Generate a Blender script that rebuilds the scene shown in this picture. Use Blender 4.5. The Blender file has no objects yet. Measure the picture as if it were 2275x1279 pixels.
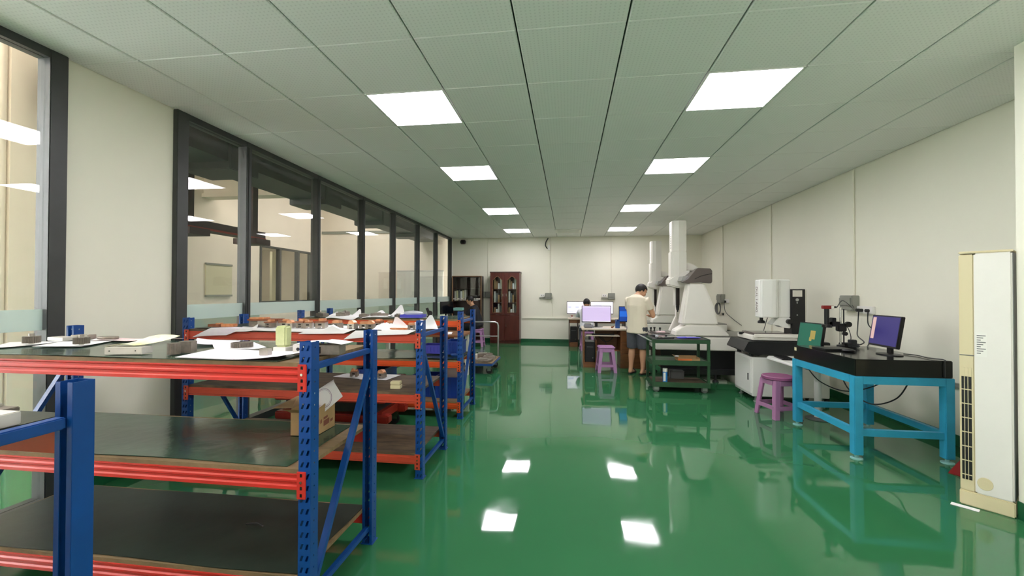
import bpy, bmesh, math, random
from mathutils import Vector, Matrix
random.seed(7)
PI = math.pi
SC = bpy.context.scene
COL = SC.collection
# ------------------------------------------------------------------ camera
CAMH, CEIL = 1.416, 2.9925
F_PX, YAW, PITCH, ROLL = 930.0, .1329, .0108, .0026
_F = Vector((-math.sin(YAW)*math.cos(PITCH), math.cos(YAW)*math.cos(PITCH), math.sin(PITCH)))
_R0 = Vector((math.cos(YAW), math.sin(YAW), 0)); _U0 = _R0.cross(_F)
_R = _R0*math.cos(ROLL) + _U0*math.sin(ROLL); _U = _R.cross(_F)
cd = bpy.data.cameras.new('camera'); cam = bpy.data.objects.new('camera', cd); COL.objects.link(cam)
cd.sensor_width = 36; cd.lens = 36*F_PX/2275; cd.clip_start = .05; cd.clip_end = 200
m3 = Matrix((_R, _U, -_F)).transposed()
cam.matrix_world = Matrix.Translation((0, 0, CAMH)) @ m3.to_4x4()
SC.camera = cam
# ------------------------------------------------------------------ world and exposure
w = bpy.data.worlds.new('world'); SC.world = w; w.use_nodes = True
bg = w.node_tree.nodes['Background']; bg.inputs[0].default_value = (1, .97, 1, 1); bg.inputs[1].default_value = 8.0
vs = SC.view_settings; vs.view_transform = 'Standard'; vs.look = 'None'; vs.gamma = 1; vs.use_curve_mapping = False
vs.exposure = 0.64
PANEL_E = 15.0
# ------------------------------------------------------------------ helpers
def lin(c):
    if isinstance(c, str): c = tuple(int(c[i:i+2], 16)/255 for i in (0, 2, 4))
    return tuple((v/12.92 if v <= .04045 else ((v+.055)/1.055)**2.4) for v in c[:3]) + (1,)
MATS = {}
def mat(name, col, rough=.5, metal=0, var=0, vscale=6, bump=0, bscale=60, emit=0, spec=.5, coat=0, trans=0, alpha=1, col2=None, stretch=None, ior=None, sub=0):
    if name in MATS: return MATS[name]
    m = bpy.data.materials.new(name); m.use_nodes = True; nt = m.node_tree; N = nt.nodes; L = nt.links
    b = N['Principled BSDF']; c = lin(col)
    b.inputs['Base Color'].default_value = c; b.inputs['Roughness'].default_value = rough; b.inputs['Metallic'].default_value = metal
    b.inputs['Specular IOR Level'].default_value = spec; b.inputs['Coat Weight'].default_value = coat
    b.inputs['Transmission Weight'].default_value = trans; b.inputs['Alpha'].default_value = alpha
    if ior: b.inputs['IOR'].default_value = ior
    if emit: b.inputs['Emission Color'].default_value = c; b.inputs['Emission Strength'].default_value = emit
    if var or bump or col2:
        tc = N.new('ShaderNodeTexCoord'); src = tc.outputs['Object']
        if stretch:
            mp = N.new('ShaderNodeMapping'); mp.inputs['Scale'].default_value = stretch; L.new(src, mp.inputs[0]); src = mp.outputs[0]
    if var or col2:
        n = N.new('ShaderNodeTexNoise'); n.inputs['Scale'].default_value = vscale; n.inputs['Detail'].default_value = 5; n.inputs['Roughness'].default_value = .62
        L.new(src, n.inputs['Vector'])
        r = N.new('ShaderNodeValToRGB'); r.color_ramp.elements[0].position = .34; r.color_ramp.elements[1].position = .68
        if col2: r.color_ramp.elements[0].color = lin(col2); r.color_ramp.elements[1].color = c
        else:
            r.color_ramp.elements[0].color = tuple(v*(1-var) for v in c[:3])+(1,); r.color_ramp.elements[1].color = tuple(min(1, v*(1+var)) for v in c[:3])+(1,)
        L.new(n.outputs['Fac'], r.inputs[0]); L.new(r.outputs[0], b.inputs['Base Color'])
    if bump:
        n2 = N.new('ShaderNodeTexNoise'); n2.inputs['Scale'].default_value = bscale; n2.inputs['Detail'].default_value = 3; L.new(src, n2.inputs['Vector'])
        bp = N.new('ShaderNodeBump'); bp.inputs['Strength'].default_value = bump; bp.inputs['Distance'].default_value = .01
        L.new(n2.outputs['Fac'], bp.inputs['Height']); L.new(bp.outputs[0], b.inputs['Normal'])
    MATS[name] = m; return m
def clear_glass(name, tint=(1, 1, 1), ior=1.45, rough=0):
    m = bpy.data.materials.new(name); m.use_nodes = True; N = m.node_tree.nodes; L = m.node_tree.links
    N.remove(N['Principled BSDF']); o = N['Material Output']
    t = N.new('ShaderNodeBsdfTransparent'); t.inputs[0].default_value = tuple(tint)+(1,)
    g = N.new('ShaderNodeBsdfGlossy'); g.inputs['Roughness'].default_value = rough
    fr = N.new('ShaderNodeFresnel'); ge = N.new('ShaderNodeNewGeometry'); mr = N.new('ShaderNodeMapRange'); mr.inputs['To Min'].default_value = ior; mr.inputs['To Max'].default_value = 1/ior
    L.new(ge.outputs['Backfacing'], mr.inputs[0]); L.new(mr.outputs[0], fr.inputs[0])   # a pane's far side reflects like its near side
    mx = N.new('ShaderNodeMixShader'); L.new(fr.outputs[0], mx.inputs[0]); L.new(t.outputs[0], mx.inputs[1]); L.new(g.outputs[0], mx.inputs[2]); L.new(mx.outputs[0], o.inputs[0])
    MATS[name] = m; return m
class MB:
    def __init__(s): s.v = []; s.f = []
    def add(s, vs, fs):
        k = len(s.v); s.v += [Vector(p) for p in vs]; s.f += [tuple(i+k for i in f) for f in fs]; return s
    def box(s, x0, x1, y0, y1, z0, z1):
        if x0 > x1: x0, x1 = x1, x0
        if y0 > y1: y0, y1 = y1, y0
        if z0 > z1: z0, z1 = z1, z0
        return s.add([(x0,y0,z0),(x1,y0,z0),(x1,y1,z0),(x0,y1,z0),(x0,y0,z1),(x1,y0,z1),(x1,y1,z1),(x0,y1,z1)],
                     [(0,3,2,1),(4,5,6,7),(0,1,5,4),(1,2,6,5),(2,3,7,6),(3,0,4,7)])
    def bar(s, a, b, wx, wy, up=(0,0,1)):
        a = Vector(a); b = Vector(b); d = (b-a).normalized(); u = Vector(up)
        if abs(d.dot(u)) > .98: u = Vector((1,0,0))
        r = d.cross(u).normalized(); u = r.cross(d).normalized()
        q = [r*sx*wx/2+u*sy*wy/2 for sx, sy in ((-1,-1),(1,-1),(1,1),(-1,1))]
        return s.add([a+p for p in q]+[b+p for p in q], [(3,2,1,0),(4,5,6,7),(0,1,5,4),(1,2,6,5),(2,3,7,6),(3,0,4,7)])
    def cyl(s, a, b, r0, r1=None, n=12):
        r1 = r0 if r1 is None else r1
        a = Vector(a); b = Vector(b); d = (b-a).normalized(); u = Vector((0,0,1)) if abs(d.z) < .9 else Vector((1,0,0))
        x = d.cross(u).normalized(); y = x.cross(d)
        vs = [a+(x*math.cos(2*PI*i/n)+y*math.sin(2*PI*i/n))*r0 for i in range(n)]+[b+(x*math.cos(2*PI*i/n)+y*math.sin(2*PI*i/n))*r1 for i in range(n)]
        fs = [(i, i+n, (i+1)%n+n, (i+1)%n) for i in range(n)]+[tuple(range(n)), tuple(range(2*n-1, n-1, -1))]
        return s.add(vs, fs)
    def tube(s, pts, r, n=8):
        pts = [Vector(p) for p in pts]; k0 = len(s.v); prev = None; rr = r if hasattr(r, '__len__') else [r]*len(pts)
        for i, p in enumerate(pts):
            d = (pts[min(i+1, len(pts)-1)]-pts[max(i-1, 0)]).normalized()
            if prev is None:
                u = Vector((0,0,1)) if abs(d.z) < .9 else Vector((1,0,0)); x = d.cross(u).normalized()
            else:
                x = (prev-d*prev.dot(d)).normalized()
            prev = x; y = d.cross(x)
            for j in range(n): s.v.append(p+(x*math.cos(2*PI*j/n)+y*math.sin(2*PI*j/n))*rr[i])
        for i in range(len(pts)-1):
            for j in range(n):
                a = k0+i*n+j; b = k0+i*n+(j+1)%n; s.f.append((a, b, b+n, a+n))
        s.f.append(tuple(k0+j for j in range(n-1, -1, -1))); e = k0+(len(pts)-1)*n; s.f.append(tuple(e+j for j in range(n)))
        return s
    def prism(s, poly, ax, d0, d1):
        # poly: 2-D points; ax 'x': (y,z), 'y': (x,z), 'z': (x,y)
        n = len(poly)
        def P(p, d): return {'x': (d, p[0], p[1]), 'y': (p[0], d, p[1]), 'z': (p[0], p[1], d)}[ax]
        return s.add([P(p, d0) for p in poly]+[P(p, d1) for p in poly], [tuple(range(n)), tuple(range(2*n-1, n-1, -1))]+[(i, i+n, (i+1)%n+n, (i+1)%n) for i in range(n)])
    def lathe(s, prof, c=(0,0), n=20):
        k0 = len(s.v)
        for r, z in prof:
            for j in range(n): s.v.append(Vector((c[0]+r*math.cos(2*PI*j/n), c[1]+r*math.sin(2*PI*j/n), z)))
        for i in range(len(prof)-1):
            for j in range(n):
                a = k0+i*n+j; b = k0+i*n+(j+1)%n; s.f.append((a, b, b+n, a+n))
        s.f.append(tuple(k0+j for j in range(n-1, -1, -1))); e = k0+(len(prof)-1)*n; s.f.append(tuple(e+j for j in range(n)))
        return s
    def ell(s, c, r, n=14, m=10, M=None):
        k0 = len(s.v); c = Vector(c)
        for i in range(m+1):
            t = PI*(.02+.96*i/m)
            for j in range(n):
                p = Vector((r[0]*math.sin(t)*math.cos(2*PI*j/n), r[1]*math.sin(t)*math.sin(2*PI*j/n), -r[2]*math.cos(t)))
                s.v.append(c+(M @ p if M else p))
        for i in range(m):
            for j in range(n):
                a = k0+i*n+j; b = k0+i*n+(j+1)%n; s.f.append((a, b, b+n, a+n))
        s.f.append(tuple(k0+j for j in range(n-1, -1, -1))); e = k0+m*n; s.f.append(tuple(e+j for j in range(n)))
        return s
    def xf(s, M):
        s.v = [M @ p for p in s.v]; return s
    def mesh(s, name, m, off=(0,0,0), smooth=False, bevel=0, seg=2):
        me = bpy.data.meshes.new(name); o = Vector(off)
        me.from_pydata([p-o for p in s.v], [], s.f)
        bm = bmesh.new(); bm.from_mesh(me); bmesh.ops.recalc_face_normals(bm, faces=bm.faces)
        if bevel:
            es = [e for e in bm.edges if len(e.link_faces) == 2 and e.calc_face_angle(0) > .5]
            bmesh.ops.bevel(bm, geom=es, offset=bevel, segments=seg, affect='EDGES', clamp_overlap=True)
        bm.to_mesh(me); bm.free()
        if smooth:
            for p in me.polygons: p.use_smooth = True
            if smooth != 'all':
                try: me.set_sharp_from_angle(angle=.7)
                except Exception: pass
        if m: me.materials.append(MATS[m] if isinstance(m, str) else m)
        return me
    def build(s, name, m, parent=None, world=True, loc=None, **k):
        off = (0,0,0)
        if parent is not None and world:
            q = parent
            while q.parent is not None: q = q.parent
            off = q.location.copy()
        elif parent is None:
            if loc is None:
                xs = [p.x for p in s.v]; ys = [p.y for p in s.v]; zs = [p.z for p in s.v]
                loc = ((min(xs)+max(xs))/2, (min(ys)+max(ys))/2, min(zs))
            off = loc
        o = bpy.data.objects.new(name, s.mesh(name, m, off, **k)); COL.objects.link(o)
        if parent is not None: o.parent = parent
        else: o.location = loc
        return o
def tag(o, label, cat, group=None):
    o['label'] = label; o['category'] = cat
    if group: o['group'] = group
    return o
def thing(name, label, cat, loc=(0,0,0), rz=0, group=None):
    o = bpy.data.objects.new(name, None); o.empty_display_size = .1; COL.objects.link(o); o.location = loc; o.rotation_euler = (0,0,rz)
    return tag(o, label, cat, group)
def struct(o): o['kind'] = 'structure'; return o
def dup(root, loc, rz=None, label=None, group=None):
    r = root.copy(); COL.objects.link(r); r.location = loc
    if rz is not None: r.rotation_euler = (0,0,rz)
    if label: r['label'] = label
    if group: r['group'] = group
    for ch in list(root.children):
        c = ch.copy(); COL.objects.link(c); c.parent = r
        for g in list(ch.children):
            d = g.copy(); COL.objects.link(d); d.parent = c
    return r
def B(x0, x1, y0, y1, z0, z1): return MB().box(x0, x1, y0, y1, z0, z1)
def on_plane(u, v, z):
    "where the sight line of a photo point meets the horizontal plane at height z"
    d = _F + _R*((u-1137.5)/F_PX) - _U*((v-639.5)/F_PX); t = (z-CAMH)/d.z
    return Vector((d.x*t, d.y*t, z))
def at_y(u, v, y):
    d = _F + _R*((u-1137.5)/F_PX) - _U*((v-639.5)/F_PX); t = y/d.y
    return Vector((d.x*t, y, CAMH+d.z*t))
# ------------------------------------------------------------------ materials
mat('wall', 'edebda', .75, var=.02, vscale=.9, bump=.05, bscale=30)
mat('wall_annex', 'efe4d6', .8, var=.04, vscale=1.2)
mat('dado', 'b3c4b8', .7)
mat('skirt', '155a37', .3, var=.15, vscale=3)
mat('tile_back', '2c2e2c', .9)
mat('frame_dark', '3b3d3c', .45, var=.1, vscale=5)
mat('blue', '08448c', .38, var=.12, vscale=5, bump=.06, bscale=25)
mat('red', 'cf342b', .35, var=.08, vscale=4)
mat('red2', 'c64a33', .38, var=.1, vscale=4)
mat('orange', 'd2501f', .4, var=.08, vscale=4)
mat('board', '7d6747', .7, var=.2, vscale=9, stretch=(1, 6, 1))
mat('board_worn', '6d5b45', .62, col2='3d342a', vscale=5, stretch=(1, 4, 1))
mat('matgreen', '33503f', .15, col2='253c2f', vscale=3, bump=.15, bscale=9, spec=.5)
mat('matdark', '253229', .42, col2='18231c', vscale=3, bump=.12, bscale=9)
mat('paper', 'f0eff0', .8, var=.02, vscale=5)
mat('paper_lilac', 'e9def0', .8, col2='f1eef3', vscale=9)
mat('paper_pink', 'efc9cc', .8, col2='f2e9e8', vscale=6)
mat('paper_yellow', 'e9e59a', .8, col2='eeeee2', vscale=7)
mat('ink', '8d6f93', .8)
mat('steel', 'b9b4ab', .35, .75, var=.12, vscale=20)
mat('steel_dull', '857c72', .5, .5, var=.2, vscale=25)
mat('steel_white', 'd8d3ca', .45, .2, var=.05, vscale=10)
mat('copper', 'd98a5e', .38, .7, col2='e8b48e', vscale=30)
mat('copper_brown', '9a5f45', .5, .5, var=.2, vscale=30)
mat('wax', 'cfd3a2', .35, col2='b4bd86', vscale=12)
mat('card', 'a98a5e', .8, var=.08, vscale=8)
mat('card_ink', '7c4a36', .8)
mat('cream', 'd8cfa6', .5)
mat('black', '111214', .4)
mat('black_gloss', '0b0c0d', .12)
mat('granite', '141716', .16, var=.3, vscale=90)
mat('white_paint', 'e8e8e2', .35)
mat('cmm_white', 'e9e6dc', .35, var=.02, vscale=3)
mat('cmm_grey', '5d5450', .35)
mat('cmm_stone', '77766f', .3, var=.15, vscale=60)
mat('chrome', 'd6d6d6', .15, 1)
mat('alu', 'aeb0b0', .3, .9)
mat('wood_red', '5a241b', .3, col2='461811', vscale=5, stretch=(6, 6, .6))
mat('wood_dark', '3a1d16', .35, col2='2c140f', vscale=5, stretch=(6, 6, .6))
mat('wood_edge', 'a07a55', .5)
mat('wood_brown', '8a5a33', .4, col2='714524', vscale=6, stretch=(.7, 5, 6))
mat('desk_top', 'd9cdb8', .45, var=.04, vscale=4)
mat('purple', 'b585b5', .38, var=.04, vscale=4)
mat('mauve', 'a8769d', .38, var=.04, vscale=4)
mat('mauve_seat', '8a4c74', .4)
mat('cart_green', '2f5a38', .45, col2='27482e', vscale=6)
mat('cyan', '2f9bbf', .4, var=.08, vscale=6, bump=.05, bscale=30)
mat('ac_white', 'e9e7e0', .35, var=.02, vscale=3)
mat('ac_cream', 'd8cda6', .45)
mat('grey_box', '8e9086', .5)
mat('plastic_white', 'ecebe4', .4)
mat('cable', '24282a', .5)
mat('cable_grey', '6d6f6e', .5)
mat('blue_plastic', '2a3f9e', .35)
mat('blue_bin', '123f9c', .35)
mat('bluegloves', '5a56b8', .5)
mat('orange_card', 'd9763a', .6, var=.1)
mat('redbase', '861b19', .4)
mat('jackred', '93281a', .4)
mat('rubber', '1d1e1f', .6)
mat('skin', 'c99a78', .55)
mat('hair', '15110f', .55, bump=.4, bscale=120)
mat('shirt_cream', 'e8dec8', .85, bump=.25, bscale=14)
mat('shorts_grey', '4b4e55', .85, var=.1, vscale=15)
mat('shirt_black', '14151b', .8)
mat('shirt_white', 'dcdde2', .8)
mat('sandal', '2a2320', .6)
mat('bag_clear', 'd5d9dc', .25, alpha=.45)
mat('teal', '86b9b4', .5)
mat('screen_off', '0d1117', .12)
mat('pen_blue', '1d4a8f', .4)
MATS['glass'] = clear_glass('glass', (.97, .985, .975))
MATS['glass_thin'] = clear_glass('glass_thin', (.9, .93, .92))
mat('frost', 'd0e2da', .55, alpha=.62)
mat('curtain', 'd9d2b4', .8)
mat('blind', 'e6dfcc', .7)
def screen(name, c, e): return mat(name, c, .3, emit=e)
screen('scr_lilac', 'c6b6dc', .38); screen('scr_white', 'efe9f6', .55); screen('scr_blue', '1c5fc0', .45); screen('scr_blue2', '0d3a8a', .5)
screen('scr_green', '1d5a48', .3); screen('scr_gold', '9a8a4a', .25); screen('scr_purple', '2f2a63', .35); screen('scr_side', 'b89a94', .45); screen('scr_mark', 'a9aee0', .6)
mat('led', 'fff9ff', .4, emit=PANEL_E)
mat('hall_fill_glow', 'fff9f4', .4, emit=19)  # glow of the added fill lights in the hall
mat('lamp_on', 'fff6e6', .4, emit=14)
# floor: poured green epoxy, almost a mirror, gently wavy
fm = bpy.data.materials.new('epoxy_floor'); fm.use_nodes = True; N = fm.node_tree.nodes; L = fm.node_tree.links; b = N['Principled BSDF']
tc = N.new('ShaderNodeTexCoord'); n1 = N.new('ShaderNodeTexNoise'); n1.inputs['Scale'].default_value = .7; n1.inputs['Detail'].default_value = 3; L.new(tc.outputs['Object'], n1.inputs[0])
rp = N.new('ShaderNodeValToRGB'); rp.color_ramp.elements[0].color = lin('2a643f'); rp.color_ramp.elements[1].color = lin('35744a'); L.new(n1.outputs[0], rp.inputs[0]); L.new(rp.outputs[0], b.inputs['Base Color'])
b.inputs['Roughness'].default_value = .045; b.inputs['IOR'].default_value = 1.55
mp = N.new('ShaderNodeMapping'); mp.inputs['Scale'].default_value = (1, .6, 1); L.new(tc.outputs['Object'], mp.inputs[0])
n2 = N.new('ShaderNodeTexNoise'); n2.inputs['Scale'].default_value = 1.6; n2.inputs['Detail'].default_value = 2; n2.inputs['Roughness'].default_value = .45; L.new(mp.outputs[0], n2.inputs[0])
bp = N.new('ShaderNodeBump'); bp.inputs['Strength'].default_value = .22; bp.inputs['Distance'].default_value = .02; L.new(n2.outputs[0], bp.inputs['Height']); L.new(bp.outputs[0], b.inputs['Normal'])
n3 = N.new('ShaderNodeTexNoise'); n3.inputs['Scale'].default_value = 3.5; n3.inputs['Detail'].default_value = 6; L.new(tc.outputs['Object'], n3.inputs[0])
r3 = N.new('ShaderNodeMapRange'); r3.inputs['From Min'].default_value = .45; r3.inputs['From Max'].default_value = .8; r3.inputs['To Min'].default_value = .035; r3.inputs['To Max'].default_value = .11; L.new(n3.outputs[0], r3.inputs[0]); L.new(r3.outputs[0], b.inputs['Roughness'])
MATS['floor'] = fm
# ceiling tile: perforated painted metal
tm = bpy.data.materials.new('perforated_tile'); tm.use_nodes = True; N = tm.node_tree.nodes; L = tm.node_tree.links; b = N['Principled BSDF']
tc = N.new('ShaderNodeTexCoord'); sp = N.new('ShaderNodeSeparateXYZ'); L.new(tc.outputs['Object'], sp.inputs[0])
def mnode(op, a, bb):
    q = N.new('ShaderNodeMath'); q.operation = op
    for i, x in enumerate((a, bb)):
        if isinstance(x, (int, float)): q.inputs[i].default_value = x
        else: L.new(x, q.inputs[i])
    return q.outputs[0]
sx = mnode('SINE', mnode('MULTIPLY', sp.outputs[0], 2*PI/.026), 0); sy = mnode('SINE', mnode('MULTIPLY', sp.outputs[1], 2*PI/.026), 0)
dots = mnode('MULTIPLY', mnode('MAXIMUM', sx, 0), mnode('MAXIMUM', sy, 0))
mx = N.new('ShaderNodeMix'); mx.data_type = 'RGBA'; mx.inputs['A'].default_value = lin('efefec'); mx.inputs['B'].default_value = lin('dcdcd9')
L.new(dots, mx.inputs['Factor']); L.new(mx.outputs['Result'], b.inputs['Base Color']); b.inputs['Roughness'].default_value = .5
MATS['tile'] = tm
# ------------------------------------------------------------------ room shell
XL, XR, YB, YF = -3.38, 3.6, 11.93, -2.6
JX, JY = 2.82, 3.055          # the wall steps in beside the air conditioner
struct(B(XL-.1, XR+.3, YF-.1, YB+.1, -.1, 0).build('floor', 'floor'))
struct(B(XL, XR+.2, YB, YB+.15, 0, CEIL+.1).build('wall_back', 'wall'))
struct(B(XR, XR+.15, JY, YB, 0, CEIL+.1).build('wall_right', 'wall'))
struct(B(JX, XR+.15, YF, JY, 0, CEIL+.1).build('wall_jog', 'wall'))
struct(B(XL, JX, YF-.15, YF, 0, CEIL+.1).build('wall_front', 'wall'))
struct(B(XL-.12, XL, 2.39, 3.19, 0, CEIL+.1).build('wall_left', 'wall'))
sk = .1
struct(B(XL+.02, XR, YB-.008, YB, 0, sk).build('baseboard_back', 'skirt'))
struct(B(XR-.008, XR, JY, YB-.008, 0, sk).build('baseboard_right', 'skirt'))
struct(B(JX-.008, JX, YF, JY, 0, .11).build('baseboard_jog', 'skirt'))
struct(B(XL, XL+.008, 2.39, 3.19, 0, .09).build('baseboard_left', 'skirt'))
# ceiling of square tiles
TS, TX0, TY0 = .651, -1.612, 2.48
ce = struct(B(XL-.1, XR+.2, YF-.1, YB+.1, CEIL+.022, CEIL+.08).build('ceiling', 'tile_back'))
lamps_rc = [(r, c) for r in (-7, -3, 1, 4, 8, 12) for c in (0, 4)]
lamp_set = set(lamps_rc)
tmesh = {}
def tile_mesh(wx, wy):
    k = (round(wx, 3), round(wy, 3))
    if k not in tmesh:
        a, c, z = wx/2-.005, wy/2-.0022, .006
        mb = MB(); mb.add([(-a,-c,.02),(a,-c,.02),(a,c,.02),(-a,c,.02),(-a,-c,z),(a,-c,z),(a,c,z),(-a,c,z),(-a+z,-c+z*.6,0),(a-z,-c+z*.6,0),(a-z,c-z*.6,0),(-a+z,c-z*.6,0)],
            [(3,2,1,0),(0,1,5,4),(1,2,6,5),(2,3,7,6),(3,0,4,7),(4,5,9,8),(5,6,10,9),(6,7,11,10),(7,4,8,11),(8,9,10,11)])
        tmesh[k] = mb.mesh('ceiling_tile', 'tile')
    return tmesh[k]
colx = [(XL, TX0-2*TS)]+[(TX0+c*TS, TX0+(c+1)*TS) for c in range(-2, 8)]
rowy = [(TY0+r*TS, TY0+(r+1)*TS) for r in range(-7, 14)]+[(TY0+14*TS, YB)]
for ri, (y0, y1) in enumerate(rowy):
    for ci, (x0, x1) in enumerate(colx):
        if (ri-7, ci-3) in lamp_set: continue
        if x0 > JX-.4 and y1 < JY: continue
        o = bpy.data.objects.new('ceiling_tile', tile_mesh(x1-x0, y1-y0)); COL.objects.link(o); o.parent = ce
        o.location = Vector(((x0+x1)/2, (y0+y1)/2, CEIL))-ce.location
# LED panels set flush in the grid
lab = {(1,0): 'square LED ceiling panel above the cardboard box rack, nearest the solid left wall', (1,4): 'square LED ceiling panel opposite, in the row nearest the air conditioner'}
words = {1: 'first', 4: 'second', 8: 'third', 12: 'fourth'}
for r, c in lamps_rc:
    x, y = TX0+(c+.5)*TS, TY0+(r+.5)*TS
    side = 'glass partition side' if c == 0 else 'measuring machine side'
    if r > 0: lb = 'lit square LED ceiling panel, %s, %s of four counted towards the back wall' % (side, words[r])
    else: lb = 'lit square LED ceiling panel, %s, %s' % (side, 'over the near rack' if r == -3 else 'by the front wall')
    t = thing('led_panel', lb, 'ceiling light', (x, y, CEIL-.004), group='LED ceiling panels')
    h = TS/2-.004; q = h-.012
    fr = MB()
    for a in ((-h,h,-h,-q),(-h,h,q,h),(-h,-q,-q,q),(q,h,-q,q)): fr.box(*a, 0, .02)
    fr.build('panel_frame', 'white_paint', t, world=False)
    B(-q, q, -q, q, .003, .018).build('diffuser', 'led', t, world=False)
# air vent near the back wall
t = thing('ceiling_vent', 'pale slotted air outlet in the ceiling by the back wall', 'vent', (0, 10.78, CEIL-.012))
MB().box(-.33,.33,-.3,-.24,0,.03).box(-.33,.33,.24,.3,0,.03).box(-.33,-.27,-.24,.24,0,.03).box(.27,.33,-.24,.24,0,.03).build('vent_frame', 'plastic_white', t, world=False)
for i in range(6): MB().bar((-.27,-.2+i*.08,.014),(.27,-.2+i*.08,.014),.035,.006,up=(0,.5,1)).build('slat', 'plastic_white', t, world=False)
B(-.27,.27,-.24,.24,.03,.034).build('vent_dark', 'black', t, world=False)
# ------------------------------------------------------------------ glazed partition on the left
MULL = [3.235, 4.0, 5.26, 6.52, 7.77, 9.1, 10.42, 11.74]
gp = thing('glass_partition', 'dark-framed glass partition with a frosted strip behind the racks', 'partition', (XL, 3.19, 0))
for i, y in enumerate(MULL):
    wy = .055 if i == 0 else .035
    B(XL-.06, XL+.045, y-wy, y+wy, 0, CEIL).build('mullion', 'frame_dark', gp, bevel=.004)
    if 0 < i: B(XL+.045, XL+.052, y-.012, y+.012, .04, CEIL-.06).build('bead', 'frame_dark', gp)
B(XL-.06, XL+.04, 3.29, 11.74, CEIL-.055, CEIL).build('head_rail', 'frame_dark', gp)
B(XL-.06, XL+.04, 3.29, 11.74, 0, .08).build('sill_rail', 'frame_dark', gp)
for i in range(len(MULL)-1):
    y0, y1 = MULL[i]+(.055 if i == 0 else .035), MULL[i+1]-.035
    p = B(XL-.006, XL+.006, y0, y1, .08, CEIL-.055).build('pane', 'glass', gp)
    B(XL+.007, XL+.0085, y0, y1, 1.165, 1.3).build('frosted_strip', 'frost', p)
B(XL-.05, XL+.03, 11.775, YB, 0, CEIL).build('end_post', 'white_paint', gp)
gw = thing('glass_partition', 'dark-framed glass bay beside the solid left wall at the near rack', 'partition', (XL, 2.3, 0))
for y, wy in ((2.335, .05), (.9, .04), (-.6, .04), (-2.2, .04)):
    B(XL-.06, XL+.045, y-wy, y+wy, 0, CEIL).build('mullion', 'frame_dark', gw, bevel=.004)
B(XL-.06, XL+.04, -2.16, 2.285, CEIL-.055, CEIL).build('head_rail', 'frame_dark', gw)
B(XL-.06, XL+.04, -2.16, 2.285, 0, .08).build('sill_rail', 'frame_dark', gw)
for y0, y1 in ((.94, 2.285), (-.56, .86), (-2.16, -.64)):
    p = B(XL-.006, XL+.006, y0, y1, .08, CEIL-.055).build('pane', 'glass', gw)
    B(XL+.007, XL+.0085, y0, y1, 1.165, 1.3).build('frosted_strip', 'frost', p)
struct(B(XL-.12, XL, YF, -2.24, 0, CEIL+.1).build('wall_left_rear', 'wall'))
# ------------------------------------------------------------------ the hall behind the glass
AX, AY, AZ = -7.7, 12.3, 4.6
struct(B(AX-.2, XL-.1, -3.2, AY+.2, -.1, 0).build('floor_annex', 'floor'))
wb = MB().box(AX, XL-.05, AY, AY+.15, 0, AZ); struct(wb.build('wall_annex_back', 'wall_annex'))
# the side wall leaves openings for an inner window and an added daylight window
wa = MB(); wy0, wy1, wz0, wz1 = 9.6, 11.76, 1.13, 2.61
wa.box(AX-.15, AX, 2.6, wy0, 0, AZ).box(AX-.15, AX, -3.2, -2.8, 0, AZ).box(AX-.15, AX, -2.8, 2.6, 0, .7).box(AX-.15, AX, -2.8, 2.6, 4.2, AZ).box(AX-.15, AX, wy1, AY, 0, AZ).box(AX-.15, AX, wy0, wy1, 0, wz0).box(AX-.15, AX, wy0, wy1, wz1, AZ)
struct(wa.build('wall_annex_side', 'wall_annex'))
struct(B(AX-.2, XL, -3.2, AY+.2, AZ, AZ+.1).build('ceiling_annex', 'wall_annex'))
struct(B(AX-.2, XL, -3.3, -3.2, 0, AZ).build('wall_annex_front', 'wall_annex'))
struct(B(XL-.2, XL+.1, -3.2, AY+.2, CEIL+.1, AZ).build('wall_annex_upper', 'wall_annex'))
struct(MB().box(AX, AX+.012, 2.6, wy0, 0, 1.08).box(AX, XL-.1, AY-.012, AY, 0, 1.1).build('trim_1', 'dado'))
struct(MB().box(AX, XL-.1, 7.9, 8.2, 3.42, 3.5).box(AX, XL-.1, 7.95, 8.15, 3.5, AZ).build('trim_2', 'wall_annex'))
struct(B(AX, XL-.1, AY-.03, AY, 3.24, 3.32).build('trim_3', 'grey_box'))
ow = thing('added_daylight_window', 'added unseen hall window of four tall dark-framed panes letting daylight in behind the near glass bay', 'window', (AX, 0, .7)); ow['kind'] = 'structure'; del ow['category']  # out of view, added so sky light reaches the near end
for y in (-2.77, -1.45, -.1, 1.25, 2.57): B(AX-.1, AX, y-.03, y+.03, .7, 4.2).build('mullion', 'frame_dark', ow)
for i in range(4): B(AX-.055, AX-.045, (-2.74, -1.42, -.07, 1.28)[i], (-1.48, -.13, 1.22, 2.54)[i], .7, 4.2).build('pane', 'glass', ow)
wn = thing('window_1', 'inner window with dark mullions and blinds beyond the glass partition', 'window', (AX, 9.6, wz0)); wn['kind'] = 'structure'; del wn['category']
fr = MB().box(AX-.1, AX+.02, wy0, wy1, wz0, wz0+.05).box(AX-.1, AX+.02, wy0, wy1, wz1-.05, wz1); fr.build('window_frame', 'frame_dark', wn)
for y in (9.63, 10.36, 11.13, 11.73): B(AX-.1, AX+.02, y-.03, y+.03, wz0+.05, wz1-.05).build('mullion', 'frame_dark', wn)
for y0, y1 in ((9.66, 10.33), (10.39, 11.1), (11.16, 11.7)): B(AX-.05, AX-.04, y0, y1, wz0+.05, wz1-.05).build('pane', 'glass', wn)
struct(MB().box(AX-2.4, AX-2.3, 8.4, 12.6, 0, AZ).box(AX-2.3, AX-.15, 12.4, 12.5, 0, AZ).box(AX-2.3, AX-.15, 8.4, 8.5, 0, AZ).box(AX-2.4, AX-.15, 8.4, 12.6, 2.75, 2.85).build('wall_inner_office', 'wall_annex'))
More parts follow.
